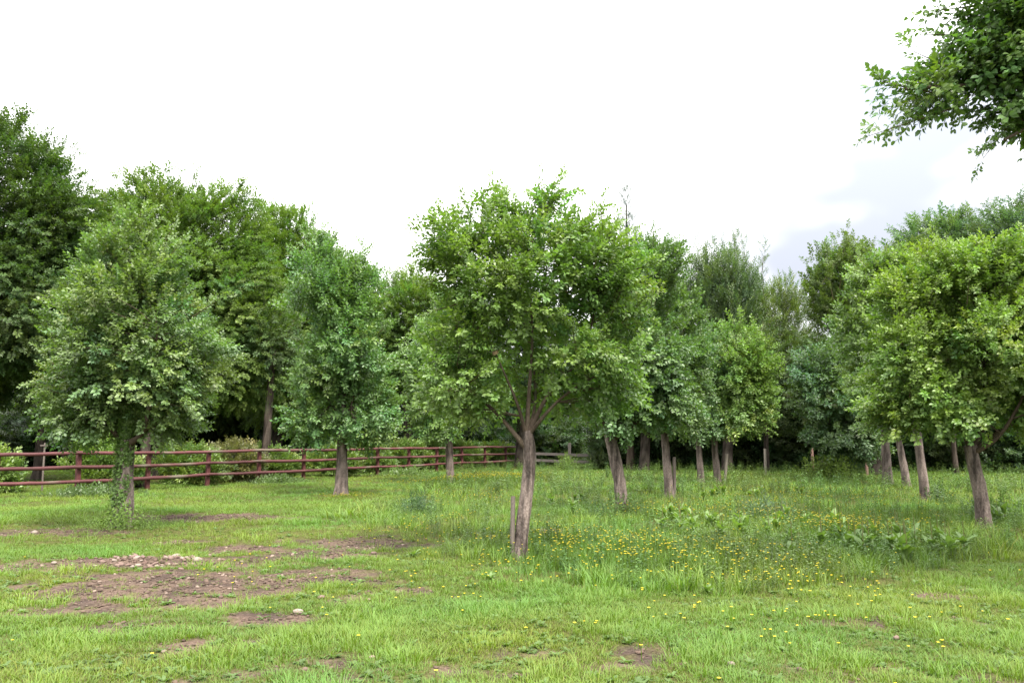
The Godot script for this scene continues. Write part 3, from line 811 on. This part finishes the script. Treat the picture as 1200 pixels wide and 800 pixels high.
	apple("apple_tree", "leaning apple tree with thick ridged trunk right of the central one", Vector3(2.37, 0, -18.2), [Vector3(0.03, -0.2, 0), Vector3(-0.02, 0.6, 0), Vector3(-0.12, 1.2, 0), Vector3(-0.24, 1.75, 0)], 0.13, 0.118,
		[[Vector3(0.45, 3.7, 0), Vector3(1.1, 1.4, 1.2)], [Vector3(0.75, 5.2, 0), Vector3(0.75, 0.95, 0.8)], [Vector3(0.1, 2.3, 0.2), Vector3(0.75, 0.7, 0.8)], [Vector3(1.0, 2.6, 0.1), Vector3(0.6, 0.8, 0.8)]], base.merged({"clumps": 300, "cr": 0.3, "per": 12, "size": 1.15, "tint": Color(0.111, 0.193, 0.068)}, true), true,
		[[Vector3(-0.2, 1.65, 0), Vector3(-0.4, 2.05, 0.1), Vector3(-0.5, 2.5, 0.2)], [Vector3(-0.2, 1.65, 0), Vector3(0.3, 2.5, 0), Vector3(0.6, 4.6, 0)], [Vector3(-0.2, 1.6, 0), Vector3(0.3, 1.95, 0.2), Vector3(0.9, 2.6, 0.2)], [Vector3(-0.2, 1.65, 0), Vector3(0.1, 2.4, -0.4), Vector3(0.3, 3.8, -0.5)]])
	apple("apple_tree", "slim dark-crowned apple tree with a grey stake against its trunk", Vector3(4.25, 0, -23.0), [Vector3(0.08, -0.2, 0), Vector3(0.04, 0.7, 0), Vector3(-0.03, 1.75, 0)], 0.12, 0.1,
		[[Vector3(0.25, 3.5, 0), Vector3(1.1, 1.4, 1.1)], [Vector3(0.3, 5.0, 0), Vector3(0.8, 0.9, 0.8)], [Vector3(0.2, 2.3, 0.2), Vector3(0.9, 0.65, 0.8)]], far.merged({"clumps": 190, "tint": Color(0.116, 0.198, 0.071)}, true), false)
	apple("apple_tree", "left one of the close pair of far apple trees", Vector3(6.98, 0, -31.0), [Vector3(0.02, -0.2, 0), Vector3(0, 0.8, 0), Vector3(-0.03, 1.9, 0)], 0.12, 0.1,
		[[Vector3(-0.3, 3.7, 0), Vector3(1.2, 1.5, 1.2)], [Vector3(-0.1, 4.9, 0), Vector3(0.9, 0.9, 0.9)], [Vector3(-0.2, 2.3, 0.2), Vector3(1.0, 0.7, 0.9)]], far.merged({"clumps": 170, "size": 1.3, "cr": 0.4, "tint": Color(0.114, 0.200, 0.082)}, true), false)
	apple("apple_tree", "right one of the close pair of far apple trees, with a bright round crown", Vector3(7.65, 0, -31.3), [Vector3(0.05, -0.2, 0), Vector3(0, 0.8, 0), Vector3(-0.05, 1.9, 0)], 0.13, 0.11,
		[[Vector3(0.9, 3.9, 0), Vector3(1.3, 1.5, 1.3)], [Vector3(0.8, 5.1, 0), Vector3(0.9, 0.9, 0.9)], [Vector3(0.8, 2.4, 0.2), Vector3(1.2, 0.85, 1.0)], [Vector3(1.7, 3.2, 0), Vector3(0.6, 1.0, 0.8)]], far.merged({"clumps": 230, "size": 1.3, "cr": 0.4, "tint": Color(0.167, 0.274, 0.074)}, true), false)
	apple("apple_tree", "right front apple tree with low spreading limbs and broad crown", Vector3(8.5, 0, -15.3), [Vector3(0.08, -0.2, 0), Vector3(0.06, 0.5, 0), Vector3(-0.02, 1.1, 0), Vector3(-0.08, 1.5, 0)], 0.112, 0.115,
		[[Vector3(0.1, 3.4, 0), Vector3(1.55, 1.35, 1.5)], [Vector3(-1.1, 3.0, 0.1), Vector3(0.95, 1.15, 1.0)], [Vector3(1.2, 3.3, 0.1), Vector3(1.2, 1.3, 1.2)], [Vector3(0.2, 4.7, 0), Vector3(1.2, 0.8, 1.1)], [Vector3(-0.6, 2.1, 0.3), Vector3(0.9, 0.5, 0.8)], [Vector3(1.1, 2.1, 0.3), Vector3(0.8, 0.45, 0.8)], [Vector3(-0.9, 4.2, 0), Vector3(0.8, 0.7, 0.8)], [Vector3(1.7, 4.4, 0), Vector3(1.2, 1.0, 1.2)], [Vector3(1.4, 2.1, 0.4), Vector3(0.8, 0.5, 0.6)], [Vector3(-1.3, 2.3, 0.2), Vector3(0.8, 0.7, 0.8)]], base.merged({"clumps": 640, "cr": 0.29, "per": 13, "size": 1.1, "tint": Color(0.174, 0.274, 0.066)}, true), true,
		[[Vector3(-0.08, 1.4, 0), Vector3(-0.28, 1.8, 0.1), Vector3(-0.9, 2.4, 0.2), Vector3(-1.2, 3.2, 0.1)], [Vector3(-0.08, 1.4, 0), Vector3(0.15, 2.0, 0.1), Vector3(0.3, 3.8, 0)], [Vector3(-0.06, 1.35, 0), Vector3(0.5, 1.85, 0.2), Vector3(1.5, 2.15, 0.2)], [Vector3(-0.06, 1.35, 0), Vector3(0.3, 1.75, 0.4), Vector3(0.9, 2.8, 0.5)], [Vector3(-0.06, 1.35, 0), Vector3(0.0, 2.2, -0.6), Vector3(-0.2, 3.4, -0.8)]])
	apple("apple_tree", "straight-trunked apple tree just left behind the right front one", Vector3(10.5, 0, -21.4), [Vector3(0.06, -0.2, 0), Vector3(0, 0.9, 0), Vector3(-0.1, 2.1, 0)], 0.11, 0.1,
		[[Vector3(-0.2, 4.2, 0), Vector3(1.5, 1.5, 1.4)], [Vector3(-0.7, 5.6, 0), Vector3(0.9, 0.8, 0.9)], [Vector3(0.7, 5.1, 0), Vector3(1.1, 1.0, 1.0)], [Vector3(-0.9, 3.0, 0.2), Vector3(0.9, 0.8, 0.9)]], far.merged({"clumps": 260, "tint": Color(0.155, 0.254, 0.071)}, true), false)
	apple("apple_tree", "right one of the two rear apple trees on the right, leaning left", Vector3(13.3, 0, -28.4), [Vector3(0.12, -0.2, 0), Vector3(0, 0.9, 0), Vector3(-0.16, 1.9, 0)], 0.125, 0.105, [[Vector3(0.2, 3.8, 0), Vector3(1.4, 1.5, 1.3)], [Vector3(0.2, 5.2, 0), Vector3(1.0, 0.9, 0.9)]], far.merged({"clumps": 150, "size": 1.3, "cr": 0.42, "tint": Color(0.142, 0.241, 0.074)}, true), false)
	apple("apple_tree", "left one of the two rear apple trees on the right", Vector3(13.55, 0, -30.2), [Vector3(0.0, -0.2, 0), Vector3(0, 0.9, 0), Vector3(0.0, 2.1, 0)], 0.16, 0.14, [[Vector3(-0.1, 4.0, 0), Vector3(1.2, 1.5, 1.2)], [Vector3(0.1, 5.4, 0), Vector3(0.9, 0.9, 0.9)]], far.merged({"clumps": 130, "size": 1.3, "cr": 0.42, "tint": Color(0.138, 0.234, 0.074)}, true), false)

func build_overhang() -> void:
	var at := Vector3(8.18, 0, -8.0)
	var t := thing("overhanging_tree", "near tree outside the right edge whose leafy bough hangs over the top corner", "tree", at)
	var col := Color(0.2, 0.16, 0.13)
	trunk(t, [Vector3(0, -0.2, 0), Vector3(0.05, 1.2, 0), Vector3(-0.05, 2.8, 0)], 0.24, 0.2, col, true)
	var lobes := [
		[Vector3(-0.2, 6.2, 0), Vector3(2.0, 2.0, 2.0)], [Vector3(-2.75, 5.85, 0), Vector3(1.0, 0.75, 0.9)], [Vector3(-3.3, 5.35, 0), Vector3(0.7, 0.32, 0.6)], [Vector3(-3.9, 5.08, 0), Vector3(0.42, 0.13, 0.35)],
		[Vector3(-2.75, 4.98, 0.1), Vector3(0.6, 0.36, 0.6)], [Vector3(-3.15, 5.0, 0.1), Vector3(0.4, 0.2, 0.4)], [Vector3(-2.7, 6.6, 0), Vector3(1.0, 0.5, 0.8)], [Vector3(-1.6, 5.2, 0), Vector3(1.2, 0.9, 1.2)],
	]
	var shoots := [[Vector3(-4.0, 5.1, 0), Vector3(-4.45, 5.2, 0), 6], [Vector3(-3.9, 4.86, 0), Vector3(-4.62, 4.62, 0), 11], [Vector3(-3.75, 5.35, 0), Vector3(-4.2, 5.5, 0.1), 6], [Vector3(-3.2, 4.75, 0.1), Vector3(-3.52, 4.36, 0.1), 8], [Vector3(-2.9, 4.7, 0.1), Vector3(-3.02, 4.35, 0), 6], [Vector3(-3.6, 5.0, 0), Vector3(-3.75, 4.85, 0), 4], [Vector3(-3.5, 6.0, 0), Vector3(-3.92, 5.95, 0), 6], [Vector3(-2.75, 4.5, 0), Vector3(-3.0, 4.0, 0.05), 10], [Vector3(-3.6, 5.7, 0), Vector3(-4.0, 5.7, 0), 5]]
	var c := crown("crown", t, lobes, {"mesh": S.branch, "clumps": 420, "gap": 0.6, "per": 14, "cr": 0.24, "flat": 0.6, "out": 0.8, "up": 0.05, "tint": Color(0.113, 0.202, 0.057), "core": 0.25, "rough": 0.25, "shoots": shoots})
	branches(t, Vector3(-0.05, 2.7, 0), lobes, c, 0.065, col, true, [[Vector3(-0.05, 2.7, 0), Vector3(-0.1, 4.2, 0), Vector3(-0.2, 6.8, 0)], [Vector3(-0.05, 2.6, 0), Vector3(-1.0, 4.5, 0), Vector3(-2.4, 5.7, 0), Vector3(-3.3, 6.1, 0)], [Vector3(-0.6, 3.8, 0), Vector3(-2.0, 4.9, 0), Vector3(-3.3, 5.15, 0), Vector3(-4.2, 5.12, 0)], [Vector3(-1.8, 4.8, 0), Vector3(-2.8, 4.75, 0.1), Vector3(-3.3, 4.55, 0.1)]])

# ---------------------------------------------------------------- grass
func blade(s: Shape, at: Vector3, lean: Vector3, h: float, w: float, col: Color) -> void:
	var sd := Vector3(lean.z, 0, -lean.x)
	sd = sd.normalized() if sd.length() > 0.001 else Vector3.RIGHT
	sd = (sd + ball() * 0.4).normalized()
	var nn := (Vector3(-lean.x, 0.0, -lean.z).normalized() * 0.4 + Vector3.UP).normalized()
	var p1 := at + Vector3(0, h * 0.55, 0) + lean * 0.3
	var p2 := at + Vector3(0, h, 0) + lean
	var a := s.vert(at - sd * w, nn, col)
	var b := s.vert(at + sd * w, nn, col)
	var c := s.vert(p1 - sd * w * 0.85, nn, col)
	var d := s.vert(p1 + sd * w * 0.85, nn, col)
	var e := s.vert(p2, nn, col)
	s.quad(a, b, d, c)
	s.tri(c, d, e)

func tuft(count: int, rad: float, lo: float, hi: float, w: float, lean: float, stalks: int) -> ArrayMesh:
	var s := Shape.new()
	for k in count:
		var a := rnd(0, TAU)
		var r := rad * sqrt(rng.randf())
		var h := rnd(lo, hi)
		var g := rnd(0.75, 1.25)
		var y := rnd(-0.1, 0.3)
		var col := Color(g * (1.0 + y), g, g * (1.0 - y * 0.4))
		if rng.randf() < 0.06:
			col = Color(1.9, 1.25, 1.9) * g
		var o := Vector3(cos(a), 0, sin(a))
		blade(s, o * r, (o * 0.6 + ball() * 0.8) * Vector3(1, 0, 1) * h * lean, h, w * rnd(0.7, 1.2), col)
	for k in stalks:
		var o := Vector3(rnd(-1, 1), 0, rnd(-1, 1)) * rad
		var h := hi * rnd(1.0, 1.45)
		var e := o + Vector3(rnd(-0.12, 0.12), 1.0, rnd(-0.12, 0.12)) * h
		tube(s, [o, o.lerp(e, 0.5), e], [w * 0.35, w * 0.3, w * 0.25], 3, Color(1.3, 1.1, 1.0), 0.0, 0.0, false)
		tube(s, [e - Vector3(0, h * 0.12, 0), e, e + Vector3(0, h * 0.08, 0)], [w * 0.3, w * 0.9, w * 0.2], 3, Color(2.2, 1.15, 2.0), 0.0, 0.0, false)
	return s.mesh(M.grass)

func build_meadow() -> void:
	var shorts := tuft(32, 0.1, 0.012, 0.05, 0.0027, 1.3, 0)
	var mids := tuft(26, 0.13, 0.06, 0.22, 0.0042, 0.9, 0)
	var longs := tuft(32, 0.18, 0.06, 0.22, 0.0048, 0.9, 1)
	var fars := tuft(34, 0.38, 0.04, 0.15, 0.009, 1.0, 1)
	var weed := Shape.new()
	for k in 9:
		var a := k * 2.4
		var d := Vector3(cos(a), rnd(0.15, 0.7), sin(a)).normalized()
		leaf(weed, d * 0.01, d, Vector3.UP, rnd(0.05, 0.085), rnd(0.025, 0.04), Color(1, 1, 1) * rnd(0.85, 1.2), true)
	var weeds := weed.mesh(M.dull_leaf)
	var herb := Shape.new()
	for k in 4:
		var e := Vector3(rnd(-0.14, 0.14), rnd(0.3, 0.5), rnd(-0.14, 0.14))
		tube(herb, [Vector3.ZERO, e * 0.5, e], [0.004, 0.003, 0.002], 3, Color(1.0, 0.8, 0.8), 0.0, 0.0, false)
		for j in 9:
			var f := (j + 1.0) / 9.0
			var d := Vector3(cos(j * 2.4 + k), rnd(0.0, 0.7), sin(j * 2.4 + k)).normalized()
			leaf(herb, e * f, d, Vector3.UP + ball() * 0.4, rnd(0.06, 0.12), rnd(0.025, 0.045), Color(1, 1, 1) * rnd(0.8, 1.3), false)
	var herbs := herb.mesh(M.dull_leaf)
	var sets := {}
	for k in ["short", "mid", "long", "far", "weed", "herb"]:
		sets[k] = [[] as Array[Transform3D], PackedColorArray()]
	var z := -2.5
	while z > -58.0:
		var dep := -z
		var step := 0.07 if dep < 9.5 else (0.092 if dep < 13.0 else (0.15 if dep < 20.0 else (0.22 if dep < 30.0 else 0.3)))
		var half := dep * 0.66 + 2.5
		var x := -half
		while x < half:
			var px := x + rnd(-0.6, 0.6) * step
			var pz := z + rnd(-0.6, 0.6) * step
			x += step
			var d := bare(px, pz)
			if d > 0.25 and rng.randf() < minf(d * 1.05, 0.9):
				continue
			var t := tall(px, pz)
			var n1 := patch.get_noise_2d(px * 2.6, pz * 2.6)
			var n2 := patch.get_noise_2d(px * 0.9 + 30.0, pz * 0.9)
			var g := 1.0 + n1 * 0.28 + rng.randfn() * 0.09
			var y := n2 * 0.3 + 0.04
			var col := Color(0.132 * g * (1.0 + y), 0.214 * g, 0.052 * g * (1.0 - y * 0.5))
			var kind := "short"
			var size := rnd(0.75, 1.35) * (1.0 + 0.45 * n1)
			if d > 0.25:
				size *= 0.6
			if t > 0.15:
				if rng.randf() < 0.35 and t < 0.8:
					kind = "mid"
				else:
					kind = "long" if dep < 24.0 else "far"
					size = rnd(0.55, 1.05) * lerpf(0.45, 1.0, t) * (1.0 + n1 * 0.5)
				if dep < 24.0 and rng.randf() < 0.45:
					continue
				if kind == "far" and rng.randf() < 0.35:
					continue
				col = Color(col.r * 0.98, col.g, col.b * 1.05)
				if rng.randf() < (0.45 if n2 > 0.0 else 0.22):
					kind = "herb"
					size = rnd(0.35, 0.8) * lerpf(0.5, 1.0, t) * (1.0 if dep < 24.0 else 1.4)
					col = Color(0.11 * g * (1.0 + y), 0.2 * g, 0.055 * g)
			elif dep > 16.0:
				kind = "mid"
				size *= 0.42
			elif n1 > 0.16 and rng.randf() < 0.3:
				kind = "mid"
				size *= 0.5
			elif rng.randf() < 0.16 + 0.3 * maxf(0.0, n2):
				kind = "weed"
				col = Color(0.105 * g, 0.175 * g, 0.045 * g)
				size = rnd(0.4, 1.0)
			var b := Basis(Vector3.UP, rnd(0, TAU)).scaled(Vector3(size, size * rnd(0.8, 1.2), size))
			if dep > 16.0 and kind == "mid":
				b = b.scaled(Vector3(2.4, 1.0, 2.4))
			sets[kind][0].append(Transform3D(b, Vector3(px, ground(px, pz) - 0.004, pz)))
			sets[kind][1].append(col)
		z -= step
	var what := {"short": ["short_grass", shorts, "short trodden turf around the bare patches"], "mid": ["turf_grass", mids, "ankle-high grass thickening towards the fence"], "long": ["meadow_grass", longs, "tall seeding meadow grass on the right"], "far": ["far_meadow_grass", fars, "tall grass at the far side of the orchard"], "weed": ["lawn_weeds", weeds, "small broad-leaved weeds in the turf"], "herb": ["meadow_herbs", herbs, "leafy herbs mixed through the tall meadow grass"]}
	for k in what:
		var q: Array = what[k]
		print(k, " ", sets[k][0].size())
		var o := many(q[0], q[1], sets[k][0], sets[k][1], self)
		o.set_meta("label", q[2])
		o.set_meta("category", "grass")
	# buttercups
	var bc := Shape.new()
	tube(bc, [Vector3.ZERO, Vector3(0.01, 0.5, 0), Vector3(0.0, 1.0, 0.01)], [0.004, 0.003, 0.003], 3, Color(0.12, 0.2, 0.03), 0.0, 0.0, false)
	for k in 5:
		var a := TAU * k / 5.0
		leaf(bc, Vector3(0, 1.0, 0.01), Vector3(cos(a), 0.45, sin(a)).normalized(), Vector3.UP, 0.0145, 0.014, Color(0.8, 0.66, 0.06), false)
	var bm := bc.mesh(M.petal)
	var xf: Array[Transform3D] = []
	var cols := PackedColorArray()
	for q in [[1.5, -10.6, 1.7, 1.5, 240], [0.7, -11.8, 1.6, 1.0, 90], [-0.9, -31.5, 1.8, 1.8, 300], [-2.6, -30.0, 2.0, 1.6, 130], [5.4, -13.4, 1.0, 0.9, 170], [4.0, -16.0, 2.4, 2.0, 140], [-1.5, -14.2, 1.0, 1.2, 50], [2.6, -7.6, 1.6, 1.0, 25], [-4.7, -23.4, 0.8, 0.6, 60], [6.0, -18.0, 3.4, 3.0, 160], [3.0, -9.6, 1.2, 0.9, 70], [-0.8, -20.0, 1.2, 2.2, 70], [8.0, -21.0, 3.0, 3.0, 110], [0, -9.0, 4.5, 3.0, 70]]:
		for k in int(q[4] * 1.7):
			var p := Vector3(q[0] + rng.randfn() * q[2] * 0.55, 0, q[1] + rng.randfn() * q[3] * 0.55)
			var h := lerpf(0.09, 0.29, tall(p.x, p.z)) * rnd(0.8, 1.3)
			var b := Basis(Vector3.UP, rnd(0, TAU))
			var f := rnd(0.85, 1.35) * (1.5 if p.z < -24.0 else 1.0)
			p.y = ground(p.x, p.z) + h - f
			xf.append(Transform3D(b.scaled(Vector3(f, f, f)), p))
			cols.append(Color(1, 1, 1) * rnd(0.85, 1.1))
	var o := many("buttercups", bm, xf, cols, self)
	o.set_meta("label", "yellow buttercups scattered through the meadow grass")
	o.set_meta("category", "flowers")

func clump(label: String, x: float, z: float, h: float, r: float, n: int, col: Color, mesh: Mesh, ln: float) -> void:
	var o := thing("weed_clump", label, "weeds", Vector3(x, ground(x, z), z))
	var xf: Array[Transform3D] = []
	var cols := PackedColorArray()
	for k in n:
		var q := Vector2(rng.randfn(), rng.randfn()) * r * 0.5
		var hh := h * exp(-q.length_squared() / (r * r) * 1.2) * rnd(0.6, 1.1)
		var f := hh / ln
		var t := frame(Vector3(q.x * 0.5 / r, 1.0, q.y * 0.5 / r) + ball() * 0.3, ball() + Vector3.BACK * 0.4, clampf(f, 0.35, 1.8))
		t.origin = Vector3(q.x, 0, q.y)
		xf.append(t)
		var g := rnd(0.8, 1.25)
		cols.append(Color(col.r * g, col.g * g, col.b * g))
	many("foliage", mesh, xf, cols, o)

func build_weeds() -> void:
	clump("dark bushy nettle clump standing alone in mown grass left of centre", -2.05, -18.2, 0.5, 0.5, 90, Color(0.06, 0.12, 0.045), S.nettle, 0.5)
	clump("bright weeds sprouting around the ivy-clad trunk foot", -7.0, -15.1, 0.45, 0.8, 120, Color(0.115, 0.19, 0.035), S.nettle, 0.5)
	clump("nettles growing at the leaning trunk foot", 2.45, -17.9, 0.55, 0.5, 70, Color(0.09, 0.16, 0.04), S.nettle, 0.5)
	clump("dark low weeds between the central and leaning trunks", 1.75, -16.8, 0.4, 0.35, 50, Color(0.075, 0.14, 0.045), S.nettle, 0.5)
	clump("tall weeds at the straight trunk foot on the right", 10.8, -21.2, 0.6, 0.5, 60, Color(0.08, 0.14, 0.045), S.nettle, 0.5)
	clump("bright leafy weeds by the far boundary left of the bluish small tree", 12.9, -34.0, 1.15, 1.4, 170, Color(0.135, 0.21, 0.035), S.nettle, 0.5)
	clump("leafy weeds before the grey fence planks", 2.9, -44.0, 0.95, 0.7, 60, Color(0.13, 0.21, 0.04), S.nettle, 0.5)
	clump("low bramble tangle under the red fence on the left", -12.0, -24.2, 0.42, 1.5, 200, Color(0.09, 0.15, 0.045), S.hedge, 0.4)
	clump("low green weeds along the middle of the red fence", -8.6, -30.8, 0.42, 1.6, 170, Color(0.1, 0.165, 0.045), S.hedge, 0.4)
	clump("pale green weeds by the far half of the red fence", -4.6, -37.6, 0.5, 1.8, 150, Color(0.12, 0.2, 0.045), S.hedge, 0.4)
	clump("grey-green thistles in the tall grass right of the twin docks", 5.0, -16.6, 0.55, 0.9, 110, Color(0.085, 0.145, 0.062), S.nettle, 0.5)
	clump("tall weeds by the right front trunk", 9.9, -17.2, 0.6, 0.8, 110, Color(0.095, 0.17, 0.045), S.nettle, 0.5)
	# docks: every large leaf a piece of its own
	var leaves := []
	for v in 5:
		var s := Shape.new()
		var ln := rnd(0.26, 0.36)
		var wd := ln * rnd(0.30, 0.42)
		var bend := rnd(0.5, 1.2)
		var g := rnd(0.9, 1.12)
		var col := Color(0.14 * g, 0.235 * g, 0.065 * g)
		var rows := []
		for k in 7:
			var f := k / 6.0
			var a := 0.95 - bend * f * 1.5
			var mid := Vector3(0, 0, 0)
			for q in k:
				var aa := 0.95 - bend * (q / 6.0) * 1.5
				mid += Vector3(0, sin(aa), cos(aa)) * ln / 6.0
			var up := Vector3(0, cos(a), -sin(a))
			var w := wd * sin(PI * clampf(pow(f, 0.75) * 0.94 + 0.03, 0.0, 1.0)) * 0.5 + 0.004
			var wave := 0.012 * sin(f * 14.0 + v)
			rows.append([s.vert(mid - Vector3(w, 0, 0) + up * (w * 0.35 + wave), (up - Vector3(0.35, 0, 0)).normalized(), col), s.vert(mid, up, col.lerp(Color(0.22, 0.28, 0.12), 0.5)), s.vert(mid + Vector3(w, 0, 0) + up * (w * 0.35 - wave), (up + Vector3(0.35, 0, 0)).normalized(), col)])
		for k in 6:
			s.quad(rows[k][0], rows[k][1], rows[k + 1][1], rows[k + 1][0])
			s.quad(rows[k][1], rows[k][2], rows[k + 1][2], rows[k + 1][1])
		leaves.append(s.mesh(M.dull_leaf))
	var stalk := Shape.new()
	tube(stalk, [Vector3.ZERO, Vector3(0.02, 0.25, 0), Vector3(0, 0.5, 0.02)], [0.009, 0.007, 0.004], 5, Color(0.2, 0.2, 0.08))
	var stalk_mesh := stalk.mesh(M.dull_leaf)
	var groups := [
		["broad-leaved dock in the patch left of the thistles, mid right meadow", [[3.3, -13.4], [3.75, -13.9], [4.1, -13.5], [3.5, -14.5], [4.0, -14.6], [3.0, -14.0]]],
		["broad-leaved dock in the patch beside the thistles, mid right meadow", [[4.6, -14.7], [5.2, -15.0], [5.6, -14.4], [5.0, -15.6], [5.9, -15.3]]],
		["broad-leaved dock in the large patch before the right front trunk", [[4.7, -11.8], [5.1, -12.1], [5.4, -11.6], [5.7, -12.3], [4.9, -12.6], [4.2, -11.5], [5.9, -12.9], [5.2, -11.2], [4.6, -11.1], [5.9, -11.4], [6.1, -11.9], [5.5, -12.8], [6.3, -12.5], [4.5, -12.3]]],
		["pale dock in the meadow between the central and leaning trunks", [[1.25, -17.6], [0.9, -19.0], [1.5, -20.0], [2.9, -16.0], [3.3, -16.4], [2.6, -14.6], [3.0, -15.1]]],
		["dock on the right beyond the right front trunk", [[10.3, -17.4], [10.9, -18.2], [11.3, -17.2], [9.6, -16.4]]],
		["dock in the far meadow near the paired apple trees", [[5.2, -21.8], [5.9, -23.4], [6.6, -22.6], [7.3, -24.6], [4.9, -24.8], [8.0, -23.2]]],
		["single dock plant by the slim apple tree, left of the nettle clump", [[-2.9, -20.6]]],
		["single dock plant in the foreground right of the bare patch, by a weed", [[-1.35, -11.6]]],
		["single small dock in the near meadow under the buttercups", [[2.05, -8.9]]],
		["single dock in the short grass below the central trunk", [[-0.25, -9.6]]],
	]
	for q in groups:
		var plants: Array = q[1].duplicate()
		if plants.size() > 1:
			for p in q[1]:
				plants.append([p[0] + rnd(-0.45, 0.45), p[1] + rnd(-0.5, 0.5)])
		for p in plants:
			var o := thing("dock_plant", q[0], "dock plant", Vector3(p[0], ground(p[0], p[1]), p[1]), "docks growing in the grass")
			var n := rng.randi_range(9, 13)
			for k in n:
				var lf := part("leaf", leaves[rng.randi() % 5], o)
				lf.rotation = Vector3(rnd(-0.5, 0.25), k * 2.4 + rnd(-0.3, 0.3), rnd(-0.2, 0.2))
				lf.scale = Vector3.ONE * rnd(0.42, 0.85) * (1.0 if tall(p[0], p[1]) > 0.4 else 0.55)
				lf.position = Vector3(0, rnd(0.02, 0.22) if tall(p[0], p[1]) > 0.4 else 0.01, 0)
			if tall(p[0], p[1]) > 0.4:
				part("stalk", stalk_mesh, o)

func rock(r: Vector3, col: Color) -> ArrayMesh:
	var s := Shape.new()
	var sd := rnd(0, 100)
	var rows := 6
	var cols := 9
	for a in rows + 1:
		for b in cols:
			var th := PI * a / rows
			var ph := TAU * b / cols
			var d := Vector3(sin(th) * cos(ph), cos(th), sin(th) * sin(ph))
			var f := 1.0 + 0.35 * fine.get_noise_3d(d.x * 3.0 + sd, d.y * 3.0, d.z * 3.0) + 0.2 * fine.get_noise_3d(d.x * 8.0 + sd, d.y * 8.0, d.z * 8.0)
			s.vert(d * r * f, (d / r).normalized(), col)
	for a in rows:
		for b in cols:
			var p := a * cols + b
			var q := a * cols + (b + 1) % cols
			s.quad(p, q, q + cols, p + cols)
	return s.mesh(M.stone)

func build_stones() -> void:
	var kinds := []
	for k in 8:
		kinds.append(rock(Vector3(rnd(0.05, 0.08), rnd(0.025, 0.045), rnd(0.04, 0.07)), [Color(0.24, 0.18, 0.155), Color(0.19, 0.13, 0.11), Color(0.33, 0.28, 0.245), Color(0.15, 0.105, 0.088)][k % 4]))
	for k in 120:
		var x := -4.75 + rng.randfn() * 0.48
		var z := -11.15 + rng.randfn() * 0.3
		var o := part(numbered("stone"), kinds[rng.randi() % 8], self)
		o.position = Vector3(x, ground(x, z) + 0.012, z)
		o.rotation = Vector3(rnd(-0.3, 0.3), rnd(0, TAU), rnd(-0.3, 0.3))
		o.scale = Vector3.ONE * rnd(0.2, 0.62)
		o.set_meta("label", "pale rubble stone in the low heap before the ivy-clad apple tree")
		o.set_meta("category", "stone")
		o.set_meta("group", "stones of the low rubble heap")
	for q in [
		[-4.15, -11.15, 1.7, 2, "largest pale stone at the right end of the rubble heap"], [-4.55, -11.45, 1.5, 2, "whitish stone on top of the rubble heap"], [-8.1, -14.3, 1.6, 2, "whitish stone on bare earth left of the ivy-clad trunk"],
		[-1.98, -7.9, 1.2, 2, "pale stone beside a bare patch in the left foreground"], [-1.95, -8.7, 0.9, 0, "reddish stone in turf behind the pale foreground stone"], [1.55, -6.05, 0.7, 2, "small white stone in turf, right foreground"],
		[-3.05, -9.85, 0.8, 0, "small pale stone at the right rim of the large bare patch"], [-5.9, -10.9, 0.9, 2, "pale stone left of the rubble heap"], [-1.95, -11.9, 0.9, 0, "stone half sunk in thin grass right of the bare patches"], [3.1, -6.9, 0.8, 0, "flat tan stone in long turf, right foreground"],
	]:
		var o := part(numbered("stone"), kinds[q[3]], self)
		o.position = Vector3(q[0], ground(q[0], q[1]) + 0.02, q[1])
		o.rotation.y = rnd(0, TAU)
		o.scale = Vector3.ONE * q[2] * 0.62
		o.set_meta("label", q[4])
		o.set_meta("category", "stone")
	# crumbs of stone, clod and dry leaf on the bare earth
	var xf: Array[Transform3D] = []
	var cols := PackedColorArray()
	var small := rock(Vector3(0.5, 0.26, 0.4), Color(1, 1, 1))
	for b in BARE:
		for k in int(800 * b[2] * b[3] * b[4]):
			var x: float = b[0] + rng.randfn() * b[2] * 0.5
			var z: float = b[1] + rng.randfn() * b[3] * 0.5
			if bare(x, z) < 0.3:
				continue
			var f := 0.012 + 0.05 * pow(rng.randf(), 3.0)
			xf.append(Transform3D(Basis.from_euler(Vector3(rnd(-0.4, 0.4), rnd(0, TAU), rnd(-0.4, 0.4))).scaled(Vector3.ONE * f), Vector3(x, ground(x, z) + f * 0.1, z)))
			var g := rnd(0.6, 1.2)
			cols.append((Color(0.15, 0.11, 0.088) if rng.randf() < 0.93 else Color(0.30, 0.24, 0.2)) * g)
	var gr := many("gravel", small, xf, cols, self)
	gr.set_meta("label", "crumbled clods and gravel on the bare earth patches")
	gr.set_meta("category", "gravel")
